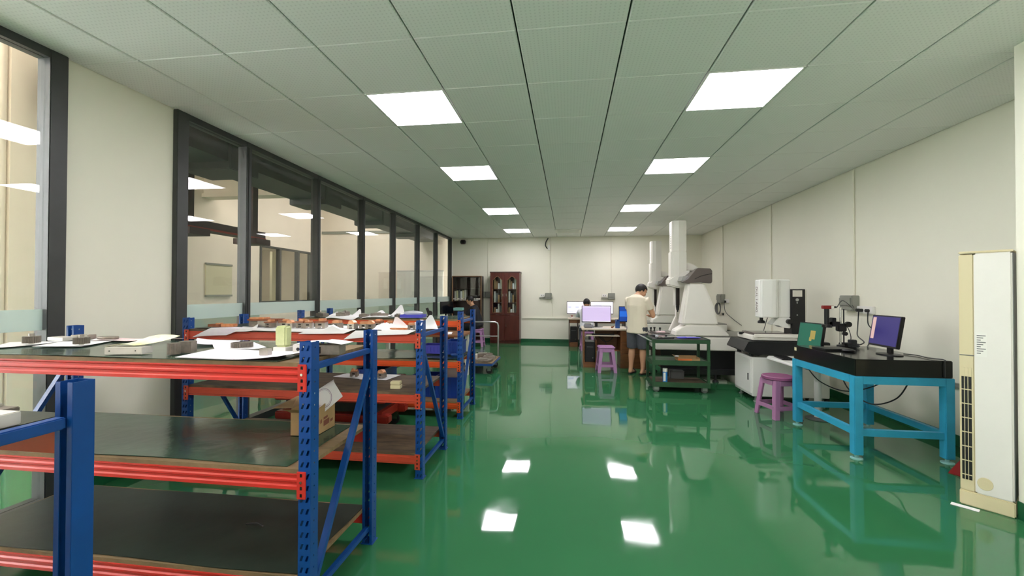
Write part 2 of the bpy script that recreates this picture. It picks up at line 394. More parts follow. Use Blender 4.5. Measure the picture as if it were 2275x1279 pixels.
struct(B(AX-2.4, AX-.15, 8.4, 12.5, -.1, 0).build('floor_inner_office', 'floor'))
t = thing('window_blind', 'cream louvred blind hanging in the inner office', 'blind', (AX-1.6, 10.9, 1.4))
for i in range(14): MB().bar((AX-1.6, 10.55, 1.42+i*.075), (AX-1.6, 11.15, 1.42+i*.075), .06, .004, up=(.6,0,1)).build('slat', 'blind', t)
cu = MB(); pts = [(AX-.95+.05*math.sin(i*1.9), 11.2+i*.035) for i in range(14)]
for i in range(13): cu.add([(pts[i][0], pts[i][1], .5),(pts[i+1][0], pts[i+1][1], .5),(pts[i+1][0], pts[i+1][1], 2.6),(pts[i][0], pts[i][1], 2.6)], [(0,1,2,3)])
tag(cu.build('curtain', 'curtain', smooth='all'), 'yellowish curtain gathered inside the inner office window', 'curtain')
t = thing('office_lamp', 'small bright ceiling lamp seen through the inner window', 'lamp', (AX-1.1, 10.6, 2.685)); B(-.3,.3,-.15,.15,0,.02).build('diffuser', 'lamp_on', t, world=False); B(-.32,.32,-.17,.17,.02,.064).build('housing', 'white_paint', t, world=False)
# duct along the partition top
t = thing('air_duct', 'dark grey sheet metal air duct running above the glass partition', 'duct', (-4.2, 7.5, 2.93))
B(-4.5, -3.9, 3.0, 12.2, 2.93, 3.5).build('duct_body', 'frame_dark', t)
for y in (4.35, 6.3, 8.4, 10.3): B(-4.53, -3.87, y, y+.45, 2.84, 3.53).build('duct_collar', 'frame_dark', t, bevel=.01)
mat('crane', '4a3b3a', .6); mat('crane_red', 'a23a30', .5)
t = thing('crane_rail', 'dark overhead crane rail with a thin red edge beyond the glass', 'crane', (-5.6, 6.2, 2.3))
B(-5.75, -5.5, 2.6, 7.0, 2.36, 2.5).build('rail_beam', 'crane', t); B(-5.5, -5.49, 2.6, 7.0, 2.36, 2.39).build('red_edge', 'crane_red', t)
for y in (5.45, 6.75): B(-5.7, -5.55, y, y+.12, 2.5, AZ).build('hanger', 'crane', t); B(-5.85, -5.4, y-.1, y+.25, 2.26, 2.36).build('hanger_foot', 'crane', t)
t = thing('pendant_lamp', 'round high bay lamp hanging in the hall behind the glass', 'lamp', (-6.95, 8.0+.6, 3.62))
MB().lathe([(.2,0),(.18,.03),(.06,.16),(.04,.2)]).build('shade', 'white_paint', t, world=False, smooth=True); MB().lathe([(.14,-.012),(.15,0),(.14,.008)]).build('bulb', 'lamp_on', t, world=False); MB().cyl((0,0,.2),(0,0,AZ-3.62),.008).build('rod', 'frame_dark', t, world=False)
for i, (x, y) in enumerate(((-5.6, 1.0), (-5.6, 4.0), (-5.6, 9.6), (-5.6, -1.6), (-5.6, 11.2))):  # light boxes out of view, added to brighten the hall like daylight
    t = thing('hall_fill_light', ('added unseen fill light near the pillar with the pipe', 'added unseen fill light above the crane rail', 'added unseen fill light facing the inner window', 'added unseen fill light at the blank end wall', 'added unseen fill light above the pale whiteboard')[i], 'ceiling light', (x, y, AZ-.1), group='added hall fill lights')
    B(-.6,.6,-.18,.18,.03,.1).build('housing', 'white_paint', t, world=False); B(-.58,.58,-.16,.16,0,.03).build('diffuser', 'hall_fill_glow', t, world=False)
t = thing('wall_pillar', 'beige plastered pillar with a vertical pipe outside the near glass bay', 'pillar', (-5.3, 3.3, 0))
B(-5.6, -4.75, 2.98, 4.4, 0, AZ).build('shaft', 'wall_annex', t)
MB().cyl((-4.8, 2.94, 0), (-4.8, 2.94, AZ-.6), .04).build('pipe', 'wall_annex', t, smooth=True)
t = thing('notice_board', 'framed notice board on the hall wall behind the glass', 'board', (AX+.02, 8.2, 1.4)); B(AX+.001, AX+.03, 8.0, 8.7, 1.35, 2.0).build('panel', 'curtain', t); B(AX+.001, AX+.045, 8.0, 8.7, 2.0, 2.04).build('frame', 'grey_box', t); B(AX+.001, AX+.045, 8.0, 8.7, 1.31, 1.35).build('frame', 'grey_box', t)
t = thing('white_board', 'pale whiteboard leaning on the far hall wall behind the glass', 'board', (-4.6, AY-.04, 1.1)); B(-5.2, -3.75, AY-.03, AY-.002, 1.1, 2.05).build('panel', 'white_paint', t); B(-5.22, -3.73, AY-.04, AY-.002, 2.05, 2.08).build('rail', 'alu', t)
t = thing('fire_cabinet', 'red cabinet standing in the hall beyond the near glass bay', 'cabinet', (-7.3, 3.6, 0)); B(-7.65, -7.2, 3.2, 4.4, 0, 3.1).build('body', 'redbase', t); B(-7.2, -7.18, 3.3, 4.3, 1.2, 2.9).build('door', 'crane_red', t)
# ------------------------------------------------------------------ storage racks
RH, LV = 1.2, (1.11, .65, .19)          # upright height, shelf tops
PW, PD = .055, .055
def upright(t, x, y, back, PW=.055, PD=.055, cheek=True):
    "perforated C-section upright; its web faces outward (front uprights -y, back uprights +y), slots cut through the web and one cheek"
    mb = MB(); s = -1 if not back else 1
    xw0, xw1 = x-PW/2, x+PW/2; yo = y+s*PD/2; yi = y-s*PD/2
    cols = [xw0, xw0+.010, xw0+.020, xw1-.020, xw1-.010, xw1]
    z = 0.0; pitch = .05; n = round(RH/pitch)
    def q(a, b2, c, d): mb.add([a, b2, c, d], [(0,1,2,3)])
    for i in range(n):
        z0, z1 = i*pitch, (i+1)*pitch; h0, h1 = z0+.012, z0+.036
        sl = .006
        q((cols[0],yo,z0),(cols[5],yo,z0),(cols[5],yo,h0),(cols[0],yo,h0)); q((cols[0],yo,h1),(cols[5],yo,h1),(cols[5],yo,z1),(cols[0],yo,z1))
        A = [(cols[0],0),(cols[1],0),(cols[2],0),(cols[3],0),(cols[4],0),(cols[5],0)]
        lo = [cols[0], cols[1]-sl/2, cols[2]-sl/2, cols[3]-sl/2, cols[4]-sl/2, cols[5]]; hi = [cols[0], cols[1]+sl, cols[2]+sl, cols[3]+sl, cols[4]+sl, cols[5]]
        for k in (0, 2, 4): q((lo[k],yo,h0),(lo[k+1],yo,h0),(hi[k+1],yo,h1),(hi[k],yo,h1))
        for xe in (xw0, xw1):
            if not cheek: q((xe,yo,z0),(xe,yi,z0),(xe,yi,z1),(xe,yo,z1)); continue
            c0, c1 = yo-s*.022, yo-s*.029
            q((xe,yo,z0),(xe,yi,z0),(xe,yi,z0+.022),(xe,yo,z0+.022)); q((xe,yo,z0+.029),(xe,yi,z0+.029),(xe,yi,z1),(xe,yo,z1))
            q((xe,yo,z0+.022),(xe,c0,z0+.022),(xe,c0,z0+.029),(xe,yo,z0+.029)); q((xe,c1,z0+.022),(xe,yi,z0+.022),(xe,yi,z0+.029),(xe,c1,z0+.029))
    for xa, xb in ((xw0, xw0+.014), (xw1-.014, xw1)): q((xa,yi,0),(xb,yi,0),(xb,yi,RH),(xa,yi,RH))
    o = mb.build('upright', 'blue', t)
    md = o.modifiers.new('sheet', 'SOLIDIFY'); md.thickness = .002; md.offset = 0
    B(x-.035, x+.035, y-.035, y+.035, 0, .004).build('foot_plate', 'blue', o)
    return o
def beam(t, x0, x1, yf, s, z, style, m):
    "shelf beam; yf outer face, s=-1 front"
    if style == 'ridged':
        prof = [(0,0),(0,-.006),(.006,-.012),(.006,-.02),(0,-.026),(0,-.034),(.006,-.04),(.006,-.048),(0,-.054),(0,-.068),(.04,-.068),(.04,0)]
    else:
        prof = [(.004,0),(.004,-.012),(0,-.014),(0,-.05),(.004,-.053),(.004,-.066),(.04,-.066),(.04,0)]
    mb = MB().prism([(yf-s*a, z-.018+b2) for a, b2 in prof], 'x', x0, x1)
    o = mb.build('beam', m, t)
    for xe, sg in ((x0, -1), (x1, 1)):
        pl = MB(); px0, px1 = (xe-.004, xe+.038) if sg > 0 else (xe-.038, xe+.004)
        yo = yf+s*.006; pl.box(px0, px1, min(yf, yo), max(yf, yo), z-.018-.105, z-.018+.012)
        c = pl.build('end_plate', m, o, bevel=.002)
        xm = (px0+px1)/2
        for dz in (.0, -.055, -.085): B(xm-.005, xm+.005, yo-.0008, yo+.0008, z-.02+dz-.008, z-.02+dz+.006).build('slot', 'black', o)
        MB().cyl((xm, yo, z-.05), (xm, yo+s*.004, z-.05), .006, n=10).build('bolt', 'chrome', o)
    return o
def rack(label, x0, x1, y0, y1, style, bm, decks, diag, pw=.055, pd=.055, cheek=True, bz=1.085):
    "y0, y1 centre lines of front and back uprights; x0, x1 of left and right"
    t = thing('storage_rack', label, 'rack', ((x0+x1)/2, (y0+y1)/2, 0), group='boltless storage racks')
    for x in (x0, x1):
        for y, bk in ((y0, False), (y1, True)): upright(t, x, y, bk, pw, pd, cheek)
        for z in (bz, .085): B(x-.014, x+.014, y0+PD/2, y1-PD/2, z-.014, z+.014).build('cross_brace', 'blue', t, bevel=.003)
        top = .98 if cheek else 1.06
        a, b2 = ((y0+.03, .12), (y1-.03, top)) if diag > 0 else ((y0+.03, .98), (y1-.03, .12))
        MB().bar((x+.004, a[0], a[1]), (x+.004, b2[0], b2[1]), .022, .03, up=(1,0,0)).build('diagonal_brace', 'blue', t)
    for k, z in enumerate(LV):
        beam(t, x0+.03, x1-.03, y0-PD/2, -1, z, style, bm); beam(t, x0+.03, x1-.03, y1+PD/2, 1, z, style, bm)
        B(x0+.03, x1-.03, y0-PD/2+.004, y1+PD/2-.004, z-.018, z).build('shelf_board', decks[k], t)
    return t
XR0, XR1 = -3.1, -1.12
rA = rack('blue upright rack with ridged bright red beams, holding the cardboard box', XR0, XR1, 1.70, 2.27, 'ridged', 'red', ('board', 'board', 'board'), 1)
rB = rack('blue upright rack with orange-red beams and worn bare brown boards', XR0-.03, XR1, 3.10, 3.70, 'flat', 'red2', ('board_worn', 'board_worn', 'board_worn'), -1)
rC = rack('blue upright rack with orange beams holding blue plastic bins', XR0-.05, -1.2, 4.61, 5.22, 'flat', 'orange', ('board', 'board', 'board'), 1)
rD = rack('blue upright rack end carrying a steel plate, standing before the ridged red rack', XR0-.03, -1.185, .2, .87, 'flat', 'orange', ('board', 'board', 'board'), -1, .048, .046, False, 1.106)
# rubber mats on the shelves
def rubber_mat(label, x0, x1, y0, y1, z, m='matgreen', wave=.004, seed=0, lift=0):
    rnd = random.Random(seed); nx, ny = 30, 10; mb = MB(); V = []
    ph = [rnd.uniform(0, 6) for _ in range(4)]
    for j in range(ny+1):
        for i in range(nx+1):
            u, v = i/nx, j/ny
            e = max(0, 1-min(v, 1-v, u*2, (1-u)*2)*6)
            dz = .003+wave*(.5+.5*math.sin(u*9+ph[0])*math.sin(v*3+ph[1]))*(.3+e)+lift*max(0, (v-.8)*5)**2*max(0, math.sin(u*7+ph[2]))
            V.append(Vector((x0+(x1-x0)*u+.006*math.sin(v*5+ph[3]), y0+(y1-y0)*v+.006*math.sin(u*11+ph[2]), z+dz)))
    n = (nx+1)*(ny+1); mb.v = V+[p-Vector((0,0,.0028)) for p in V]
    for j in range(ny):
        for i in range(nx):
            a = j*(nx+1)+i; mb.f.append((a, a+1, a+nx+2, a+nx+1)); mb.f.append((n+a+nx+1, n+a+nx+2, n+a+1, n+a))
    rim = [i for i in range(nx+1)]+[j*(nx+1)+nx for j in range(1, ny+1)]+[ny*(nx+1)+i for i in range(nx-1, -1, -1)]+[j*(nx+1) for j in range(ny-1, 0, -1)]
    for k in range(len(rim)): a, c = rim[k], rim[(k+1) % len(rim)]; mb.f.append((a, a+n, c+n, c))
    return tag(mb.build('rubber_mat', m, smooth=True), label, 'mat', 'rubber shelf mats')
rubber_mat('dark green rubber mat on the top shelf of the ridged red rack', -3.05, -1.26, 1.675, 2.28, LV[0], seed=1, wave=.003)
rubber_mat('glossy green rubber mat under the open cardboard box', -3.06, -1.22, 1.70, 2.27, LV[1], seed=2, wave=.003)
rubber_mat('dark green rubber mat on the lowest shelf of the ridged red rack', -3.06, -1.16, 1.685, 2.28, LV[2], 'matdark', seed=3)
rubber_mat('rubber mat on the top shelf of the orange rack with blue bins', -3.1, -1.25, 4.6, 5.24, LV[0], seed=4, wave=.006)
rubber_mat('green rubber mat on the middle shelf of the orange rack', -3.1, -1.23, 4.6, 5.24, LV[1], seed=5, wave=.012)
rubber_mat('green rubber mat beneath the electrodes on the orange-red rack', -3.08, -1.2, 3.1, 3.72, LV[0], 'matdark', seed=6, wave=.003)
rubber_mat('dark rubber mat under the steel plate with a round hole', -3.06, -1.218, .2, .88, LV[0], 'matdark', seed=7, wave=.002)
# ------------------------------------------------------------------ drawing sheets
def sheet(label, cs, z, m='paper', bend=None, nx=14, ny=10, group='loose drawing sheets', name='drawing_sheet', extra=None):
    "cs: four xy corners going round (near-left, near-right, far-right, far-left); bend(u,v) -> lift"
    A, Bc, Cc, Dc = [Vector((p[0], p[1], 0)) for p in cs]; mb = MB(); V = []
    for j in range(ny+1):
        for i in range(nx+1):
            u, v = i/nx, j/ny
            p = A*(1-u)*(1-v)+Bc*u*(1-v)+Cc*u*v+Dc*(1-u)*v
            p.z = z+.0015+(bend(u, v) if bend else 0)
            V.append(p)
    n = (nx+1)*(ny+1); mb.v = V+[p-Vector((0,0,.0009)) for p in V]
    for j in range(ny):
        for i in range(nx):
            a = j*(nx+1)+i; mb.f.append((a, a+1, a+nx+2, a+nx+1)); mb.f.append((n+a+nx+1, n+a+nx+2, n+a+1, n+a))
    rim = [i for i in range(nx+1)]+[j*(nx+1)+nx for j in range(1, ny+1)]+[ny*(nx+1)+i for i in range(nx-1, -1, -1)]+[j*(nx+1) for j in range(ny-1, 0, -1)]
    for k in range(len(rim)): a, c = rim[k], rim[(k+1) % len(rim)]; mb.f.append((a, a+n, c+n, c))
    o = mb.build(name, m, smooth=True)
    return tag(o, label, 'paper', group)
EDGE = {}
def place(u, v, z, lo, hi):
    "a spot on a shelf at height z, kept between its front and back edges"
    p = on_plane(u, v, z)
    if lo <= p.y <= hi: return p
    y = min(max(p.y, lo), hi); q = at_y(u, 650, y); return Vector((q.x, y, z))
def psheet(label, px, z, m='paper', bend=None, lo=1.668, hi=2.28, nx=16, ny=12, group='loose drawing sheets'):
    "a sheet given by four corner points on the shelf plane; what passes the front edge lo hangs down over it"
    mb = MB(); V = []; EDGE[lo] = EDGE.get(lo, 0)+1; z += .0008*EDGE[lo]
    for j in range(ny+1):
        for i in range(nx+1):
            u, v = i/nx, j/ny
            q = [px[0][k]*(1-u)*(1-v)+px[1][k]*u*(1-v)+px[2][k]*u*v+px[3][k]*(1-u)*v for k in (0, 1)]
            p = on_plane(q[0], q[1], z+.0015)
            if p.y < lo:
                over = lo-p.y; w_ = at_y(q[0], q[1], lo-.006); p = Vector((w_.x, lo-.006-.01*min(1, over*3), min(z+.0015, w_.z)))
            elif p.y > hi: w_ = at_y(q[0], 650, hi+(p.y-hi)*.02); p = Vector((w_.x, w_.y, z+.0015))
            if bend: p.z += bend(u, v)
            V.append(p)
    n = (nx+1)*(ny+1); mb.v = V+[p-Vector((0,-.0005,.0009)) for p in V]
    for j in range(ny):
        for i in range(nx):
            a = j*(nx+1)+i; mb.f.append((a, a+1, a+nx+2, a+nx+1)); mb.f.append((n+a+nx+1, n+a+nx+2, n+a+1, n+a))
    rim = [i for i in range(nx+1)]+[j*(nx+1)+nx for j in range(1, ny+1)]+[ny*(nx+1)+i for i in range(nx-1, -1, -1)]+[j*(nx+1) for j in range(ny-1, 0, -1)]
    for k in range(len(rim)): a, c = rim[k], rim[(k+1) % len(rim)]; mb.f.append((a, a+n, c+n, c))
    return tag(mb.build('drawing_sheet', m, smooth=True), label, 'paper', group)
zA = LV[0]+.008; zA2 = zA+.0085
up = lambda h, p=2: (lambda u, v: h*max(0, v)**p)
def curl(**k):
    "k: nl, nr, fr, fl corner lifts and n, f, l, r edge lifts"
    def f(u, v):
        r = 0
        r += k.get('nl', 0)*max(0, 1-(u+v)*1.6)**2+k.get('nr', 0)*max(0, 1-((1-u)+v)*1.6)**2
        r += k.get('fl', 0)*max(0, 1-(u+(1-v))*1.6)**2+k.get('fr', 0)*max(0, 1-((1-u)+(1-v))*1.6)**2
        r += k.get('n', 0)*max(0, 1-v*2.2)**2+k.get('f', 0)*max(0, 1-(1-v)*2.2)**2+k.get('l', 0)*max(0, 1-u*2.2)**2+k.get('r', 0)*max(0, 1-(1-u)*2.2)**2
        r += k.get('hump', 0)*math.sin(PI*u)+k.get('wave', 0)*(1+math.sin(u*7+v*3))
        return r
    return f
psheet('white drawing sheet under the small pinion at the left end of the ridged red rack', [(-30, 774), (75, 766), (140, 757), (20, 760)], zA)
psheet('white drawing sheet under the pinion beside the blue upright end', [(70, 769), (180, 769), (248, 757), (140, 758)], zA)
psheet('pale pink and white drawing beside the flat grey plate', [(205, 757), (330, 757), (410, 744), (275, 745)], zA, 'paper_pink', curl(r=.006, wave=.002))
psheet('white drawing sheet below the flat grey plate', [(195, 756), (250, 756), (285, 746), (235, 747)], zA)
psheet('lilac-tinted drawing folded flat behind the toothed gear ring', [(432, 766), (520, 763), (552, 749), (440, 750)], zA, 'paper_lilac', curl(l=.01))
psheet('white drawing sheet lying under the toothed gear ring', [(478, 776), (592, 776), (560, 763), (470, 764)], zA, 'paper', curl(nl=.0, fl=.02, r=.012))
psheet('large white drawing with faint lilac print curling over the red beam', [(388, 793), (590, 802), (690, 783), (478, 774)], zA, 'paper_lilac', curl(nr=.006, r=.01))
# gears
def gear(label, c, r, h, teeth, shaft=0, m='steel_dull', hole=.35):
    mb = MB(); n = teeth*4; ring = []
    for i in range(n):
        k = i % 4; rr = r if k in (0, 1) else r*.9; a = 2*PI*i/n; ring.append((rr*math.cos(a), rr*math.sin(a)))
    t = thing('gear', label, 'gear', c)
    k0 = r*hole
    inner = [(k0*math.cos(2*PI*i/n), k0*math.sin(2*PI*i/n)) for i in range(n)]
    V = [(p[0], p[1], 0) for p in ring]+[(p[0], p[1], h) for p in ring]+[(p[0], p[1], 0) for p in inner]+[(p[0], p[1], h) for p in inner]
    Fc = []
    for i in range(n):
        j = (i+1) % n; Fc += [(i, j, n+j, n+i), (n+i, n+j, 3*n+j, 3*n+i), (2*n+j, 2*n+i, 3*n+i, 3*n+j), (j, i, 2*n+i, 2*n+j)]
    mb.add(V, Fc); mb.build('toothed_rim', m, t, world=False)
    if shaft:
        MB().cyl((0,0,-shaft*.3),(0,0,h+shaft),r*.32,n=14).build('hub', 'steel', t, world=False, smooth=True)
        t.location.z += shaft*.3
    return t
p = on_plane(70, 763, zA2); gear('small dark pinion with a shaft stub beside the dark window post', (p.x, p.y, zA2), .036, .036, 26, .016)
p = on_plane(181, 765, zA2); gear('small dark pinion with a shaft stub on the sheet before the blue upright', (p.x, p.y, zA2), .034, .034, 26, .016)
p = on_plane(538, 772, zA2); gear('wide toothed gear ring on a white sheet between the steel block and the wax block', (p.x, p.y, zA2+.004), .05, .024, 44, 0, 'steel_dull', .78)
p = on_plane(386, 786, zA); gear('dark toothed pinion standing at the end of the plated block', (p.x, p.y, zA), .026, .052, 20, .0, 'steel_dull', .4)
# blocks
def block(name, label, cat, c, sx, sy, sz, rz, m, group=None, holes=(), bevel=.002):
    t = thing(name, label, cat, c, rz, group)
    B(-sx/2, sx/2, -sy/2, sy/2, 0, sz).build('block', m, t, world=False, bevel=bevel)
    for hx, hz, r in holes: MB().cyl((hx, -sy/2-.0008, hz), (hx, -sy/2+.002, hz), r, n=12).build('bore', 'black', t, world=False)
    return t
p = on_plane(409, 783, zA); block('steel_block', 'dark square steel block right behind the standing pinion', 'block', (p.x, p.y+.02, zA), .06, .045, .055, .15, 'steel_dull')
p = on_plane(276, 787, zA); block('steel_plate', 'long pale steel plate beneath the yellow drawing', 'plate', (p.x-.01, p.y+.03, zA), .165, .07, .034, .22, 'steel_white', None, ((-.06,.017,.003),(.055,.017,.003)))
p = on_plane(290, 787, zA)
sheet('white and yellow drawing arched over the long steel plate', [(p.x-.13, p.y-.01), (p.x+.0, p.y+.015), (p.x+.12, p.y+.14), (p.x-.04, p.y+.12)], zA+.034, 'paper_yellow', lambda u, v: .012*math.sin(PI*u)+.035*v*v+.015*max(0, u-.6))
p = on_plane(125, 757, zA); block('steel_plate', 'flat pale plate lying behind the two small pinions', 'plate', (p.x, p.y+.03, zA), .13, .07, .022, -.1, 'steel_white')
p = on_plane(160, 755, zA); block('steel_plate', 'thin grey plate against the pale plate by the blue upright', 'plate', (p.x+.03, p.y+.04, zA), .1, .06, .03, .2, 'steel')
p = on_plane(236, 753, zA2); 
t = thing('steel_plate', 'flat dark grey plate with rounded ends on white paper', 'plate', (p.x, p.y+.01, zA2+.001), .1); MB().lathe([(.052,0),(.055,.003),(.055,.011),(.052,.014)]).xf(Matrix.Diagonal((1.15,.6,1,1))).build('plate', 'steel_dull', t, world=False, smooth=True)
p = on_plane(586, 790, zA2); block('steel_block', 'small bright steel block resting on the big lilac-printed drawing', 'block', (p.x, p.y+.012, zA2+.001), .042, .032, .03, .1, 'steel')
p = on_plane(624, 783, zA)
t = thing('wax_block', 'pale green translucent wax block standing on a steel base', 'block', (p.x, p.y+.02, zA), -.05)
B(-.036, .036, -.03, .03, 0, .028).build('steel_base', 'steel_white', t, world=False, bevel=.002); B(-.032, .03, -.024, .024, .028, .13).build('wax_body', 'wax', t, world=False, bevel=.008, seg=3)
p = on_plane(690, 789, zA)
t = thing('steel_housing', 'hollow steel housing with a round bore under a creased sheet', 'housing', (p.x+.015, p.y+.05, zA), .18)
B(-.11, -.05, -.04, .04, 0, .05).build('end_block', 'steel_white', t, world=False, bevel=.002); B(-.05, .11, -.04, .04, 0, .046).build('body', 'steel_dull', t, world=False, bevel=.003)
MB().cyl((-.085,-.041,.028),(-.085,-.036,.028),.008,n=14).build('bore', 'black', t, world=False); B(-.01, .02, -.042, -.038, .008, .04).build('slot', 'black', t, world=False)
q = Vector((p.x+.015, p.y+.05))
sheet('creased white drawing draped over the hollow steel housing', [(q.x-.1, q.y-.05), (q.x+.13, q.y-.03), (q.x+.13, q.y+.08), (q.x-.13, q.y+.06)], zA+.05, 'paper', lambda u, v: .012*math.sin(PI*u)*(1 if u > .5 else .6)-.004*max(0, (.15-u))*10*.3)
# middle shelf: open cardboard box with a rolled drawing
zM = LV[1]+.0075
t = thing('cardboard_box', 'open brown cardboard box with a handle slot and printed side', 'box', (-1.385, 2.145, zM), .0)
w2, d2, h2 = .07, .095, .14
B(-w2, w2, -d2, d2, 0, .004).build('base', 'card', t, world=False)
B(-w2, w2, -d2, -d2+.004, .004, h2-.02).build('side', 'card', t, world=False); B(-w2, w2, d2-.004, d2, .004, h2).build('side', 'card', t, world=False)
B(-w2, -w2+.004, -d2+.004, d2-.004, .004, h2).build('side', 'card', t, world=False)
o = MB().add([(w2-.004,-d2,.004),(w2-.004,d2,.004),(w2-.004,d2,h2+.03),(w2-.004,-d2,h2-.01),(w2,-d2,.004),(w2,d2,.004),(w2,d2,h2+.03),(w2,-d2,h2-.01)], [(0,3,2,1),(4,5,6,7),(0,1,5,4),(1,2,6,5),(2,3,7,6),(3,0,4,7)]).build('tall_side', 'card', t, world=False)
MB().add([(w2+.0005,.0,h2-.028),(w2+.0005,.075,h2-.012),(w2+.0005,.075,h2-.004),(w2+.0005,.0,h2-.02)], [(0,1,2,3)]).build('handle_slot', 'paper', o, world=False)
ink = MB()
for i, (a, b2, c, d) in enumerate(((-.075,-.06,.055,.075),(-.05,-.035,.05,.07),(-.02,.035,.03,.06),(-.02,.02,.065,.078),(.045,.07,.035,.05))): ink.add([(w2+.0006,a,c),(w2+.0006,b2,c+.004),(w2+.0006,b2,d+.004),(w2+.0006,a,d)], [(0,1,2,3)])
ink.build('print', 'card_ink', o, world=False)
MB().add([(-w2,-d2+.01,h2),(-w2-.1,-d2-.01,h2-.0),(-w2-.09,d2,h2+.02),(-w2,d2,h2)], [(0,1,2,3)]).build('flap', 'card', t, world=False)
MB().add([(-w2,-d2,h2-.02),(w2-.01,-d2,h2-.02),(w2-.03,-d2-.05,h2+.012),(-w2-.01,-d2-.06,h2+.012)], [(0,1,2,3)]).build('flap', 'card', t, world=False)
# rolled drawing: a stiff sheet standing askew out of the box, its top corner bent over
t2 = thing('drawing_sheet', 'white drawing with a printed ring, bent upright inside the cardboard box', 'paper', (-1.385, 2.145, zM+.006), 0, 'loose drawing sheets')
mb = MB(); nx, ny = 16, 12; V = []
ea = Vector((-.62, .12, .77)).normalized(); eb = Vector((-.76, -.05, -.65)).normalized(); nn = ea.cross(eb).normalized()
def rollp(u, v, o=0):
    # u along the lower edge from the free right corner, v up to the bent top corner
    k = .035*max(0, v-.55)**2*4*max(0, 1-u*1.5)
    return Vector((.17, -.0, .185))+eb*(.235*u)+ea*(.13*v)-nn*(k+o)-Vector((0, 0, k*.6))
V = [rollp(i/nx, j/ny) for j in range(ny+1) for i in range(nx+1)]; n = len(V); mb.v = V+[p+nn*.0009 for p in V]
for j in range(ny):
    for i in range(nx): a = j*(nx+1)+i; mb.f.append((a, a+1, a+nx+2, a+nx+1)); mb.f.append((n+a+nx+1, n+a+nx+2, n+a+1, n+a))
mb.build('page', 'paper', t2, world=False, smooth=True)
for r0, r1 in ((.05, .053), (.044, .0455)):
    rg = MB(); k = 28
    for sgn, off in ((1, -.0012), (1, .0022)):
        vs2 = []
        for i in range(k): a = 2*PI*i/k; vs2 += [rollp(.42+r0*math.cos(a)/.235, .5+r0*math.sin(a)/.13, off), rollp(.42+r1*math.cos(a)/.235, .5+r1*math.sin(a)/.13, off)]
        rg.add(vs2, [(2*i, 2*i+1, (2*i+3) % (2*k), (2*i+2) % (2*k)) for i in range(k)])
    rg.build('printed_ring', 'ink', t2, world=False)
# lowest shelf: a torn black strip
p = on_plane(567, 1166, LV[2]+.008)
tag(MB().tube([(p.x-.05, p.y-.005, LV[2]+.012), (p.x-.02, p.y+.004, LV[2]+.016), (p.x+.02, p.y+.004, LV[2]+.016), (p.x+.05, p.y-.008, LV[2]+.012)], [.003,.006,.006,.003]).build('rubber_strip', 'rubber', smooth=True), 'short black rubber strip lying on the lowest shelf', 'strip')
# near rack top: steel plates
zD = LV[0]+.006
t = thing('steel_plate', 'pale machined steel plate with a dark elongated hole on the near rack', 'plate', (-1.33, .70, zD), .0)
B(-.14, .105, -.1, .095, 0, .03).build('plate', 'steel_white', t, world=False, bevel=.002); MB().lathe([(.012,.0302),(.012,.0306)], (.03,0)).xf(Matrix.Diagonal((1.3,.7,1,1))).build('hole', 'black', t, world=False)
t = thing('steel_plate', 'thin dark steel plate behind the pale machined plate', 'plate', (-1.46, .845, zD), .0); B(-.12,.1,-.04,.035,0,.012).build('plate', 'steel_dull', t, world=False, bevel=.002); B(-.1,.06,-.02,.03,.012,.02).build('upper_plate', 'steel', t, world=False, bevel=.002)
# ------------------------------------------------------------------ rack with bare boards: electrodes on sheets
zB = LV[0]+.009; zB2 = zB+.009
def electrode(label, px, kind=0, s=1.0, rz=0, z=None, base='steel_dull', yoff=.02):
    z = zB2 if z is None else z
    p = place(px[0], px[1], z, 3.1, 3.64); t = thing('electrode', label, 'electrode', (p.x, p.y+yoff, z), rz, 'copper electrodes on steel holders')
    w = .034*s; h = .042*s
    MB().box(-w,w,-w*.9,w*.9,h*.3,h).box(-w,-w*.45,-w*.9,w*.9,0,h*.3).box(w*.45,w,-w*.9,w*.9,0,h*.3).build('holder', base, t, world=False)
    B(-w*.35, w*.35, -w*.92, -w*.86, h*.5, h*.8).build('holder_slot', 'black', t, world=False)
    if kind == 0: MB().prism([(-w*.85,h),(w*.85,h),(w*.85,h+.012*s),(w*.3,h+.03*s),(-w*.5,h+.03*s),(-w*.85,h+.016*s)], 'y', -w*.7, w*.7).build('copper_head', 'copper', t, world=False)
    elif kind == 1:
        B(-w*1.3, w*1.0, -w*1.0, w*1.0, h, h+.01*s).build('copper_plate', 'copper_brown', t, world=False); B(-w*.4, w*.8, -w*.7, w*.7, h+.01*s, h+.028*s).build('copper_head', 'copper', t, world=False, bevel=.003)
    elif kind == 2:
        B(-w*.9, w*.9, -w*.8, w*.8, h, h+.022*s).build('copper_head', 'copper', t, world=False, bevel=.004)
    else:
        B(-w*.9, w*.9, -w*.8, w*.8, h, h+.006*s).build('copper_plate', 'copper_brown', t, world=False); MB().prism([(-w*.8,h+.006*s),(w*.2,h+.006*s),(-.1*w,h+.026*s),(-w*.6,h+.03*s)], 'y', -w*.6, w*.6).build('copper_head', 'copper', t, world=False)
        B(w*.3, w*.8, -w*.6, w*.6, h+.006*s, h+.02*s).build('copper_lug', 'copper', t, world=False, bevel=.002)
    return t
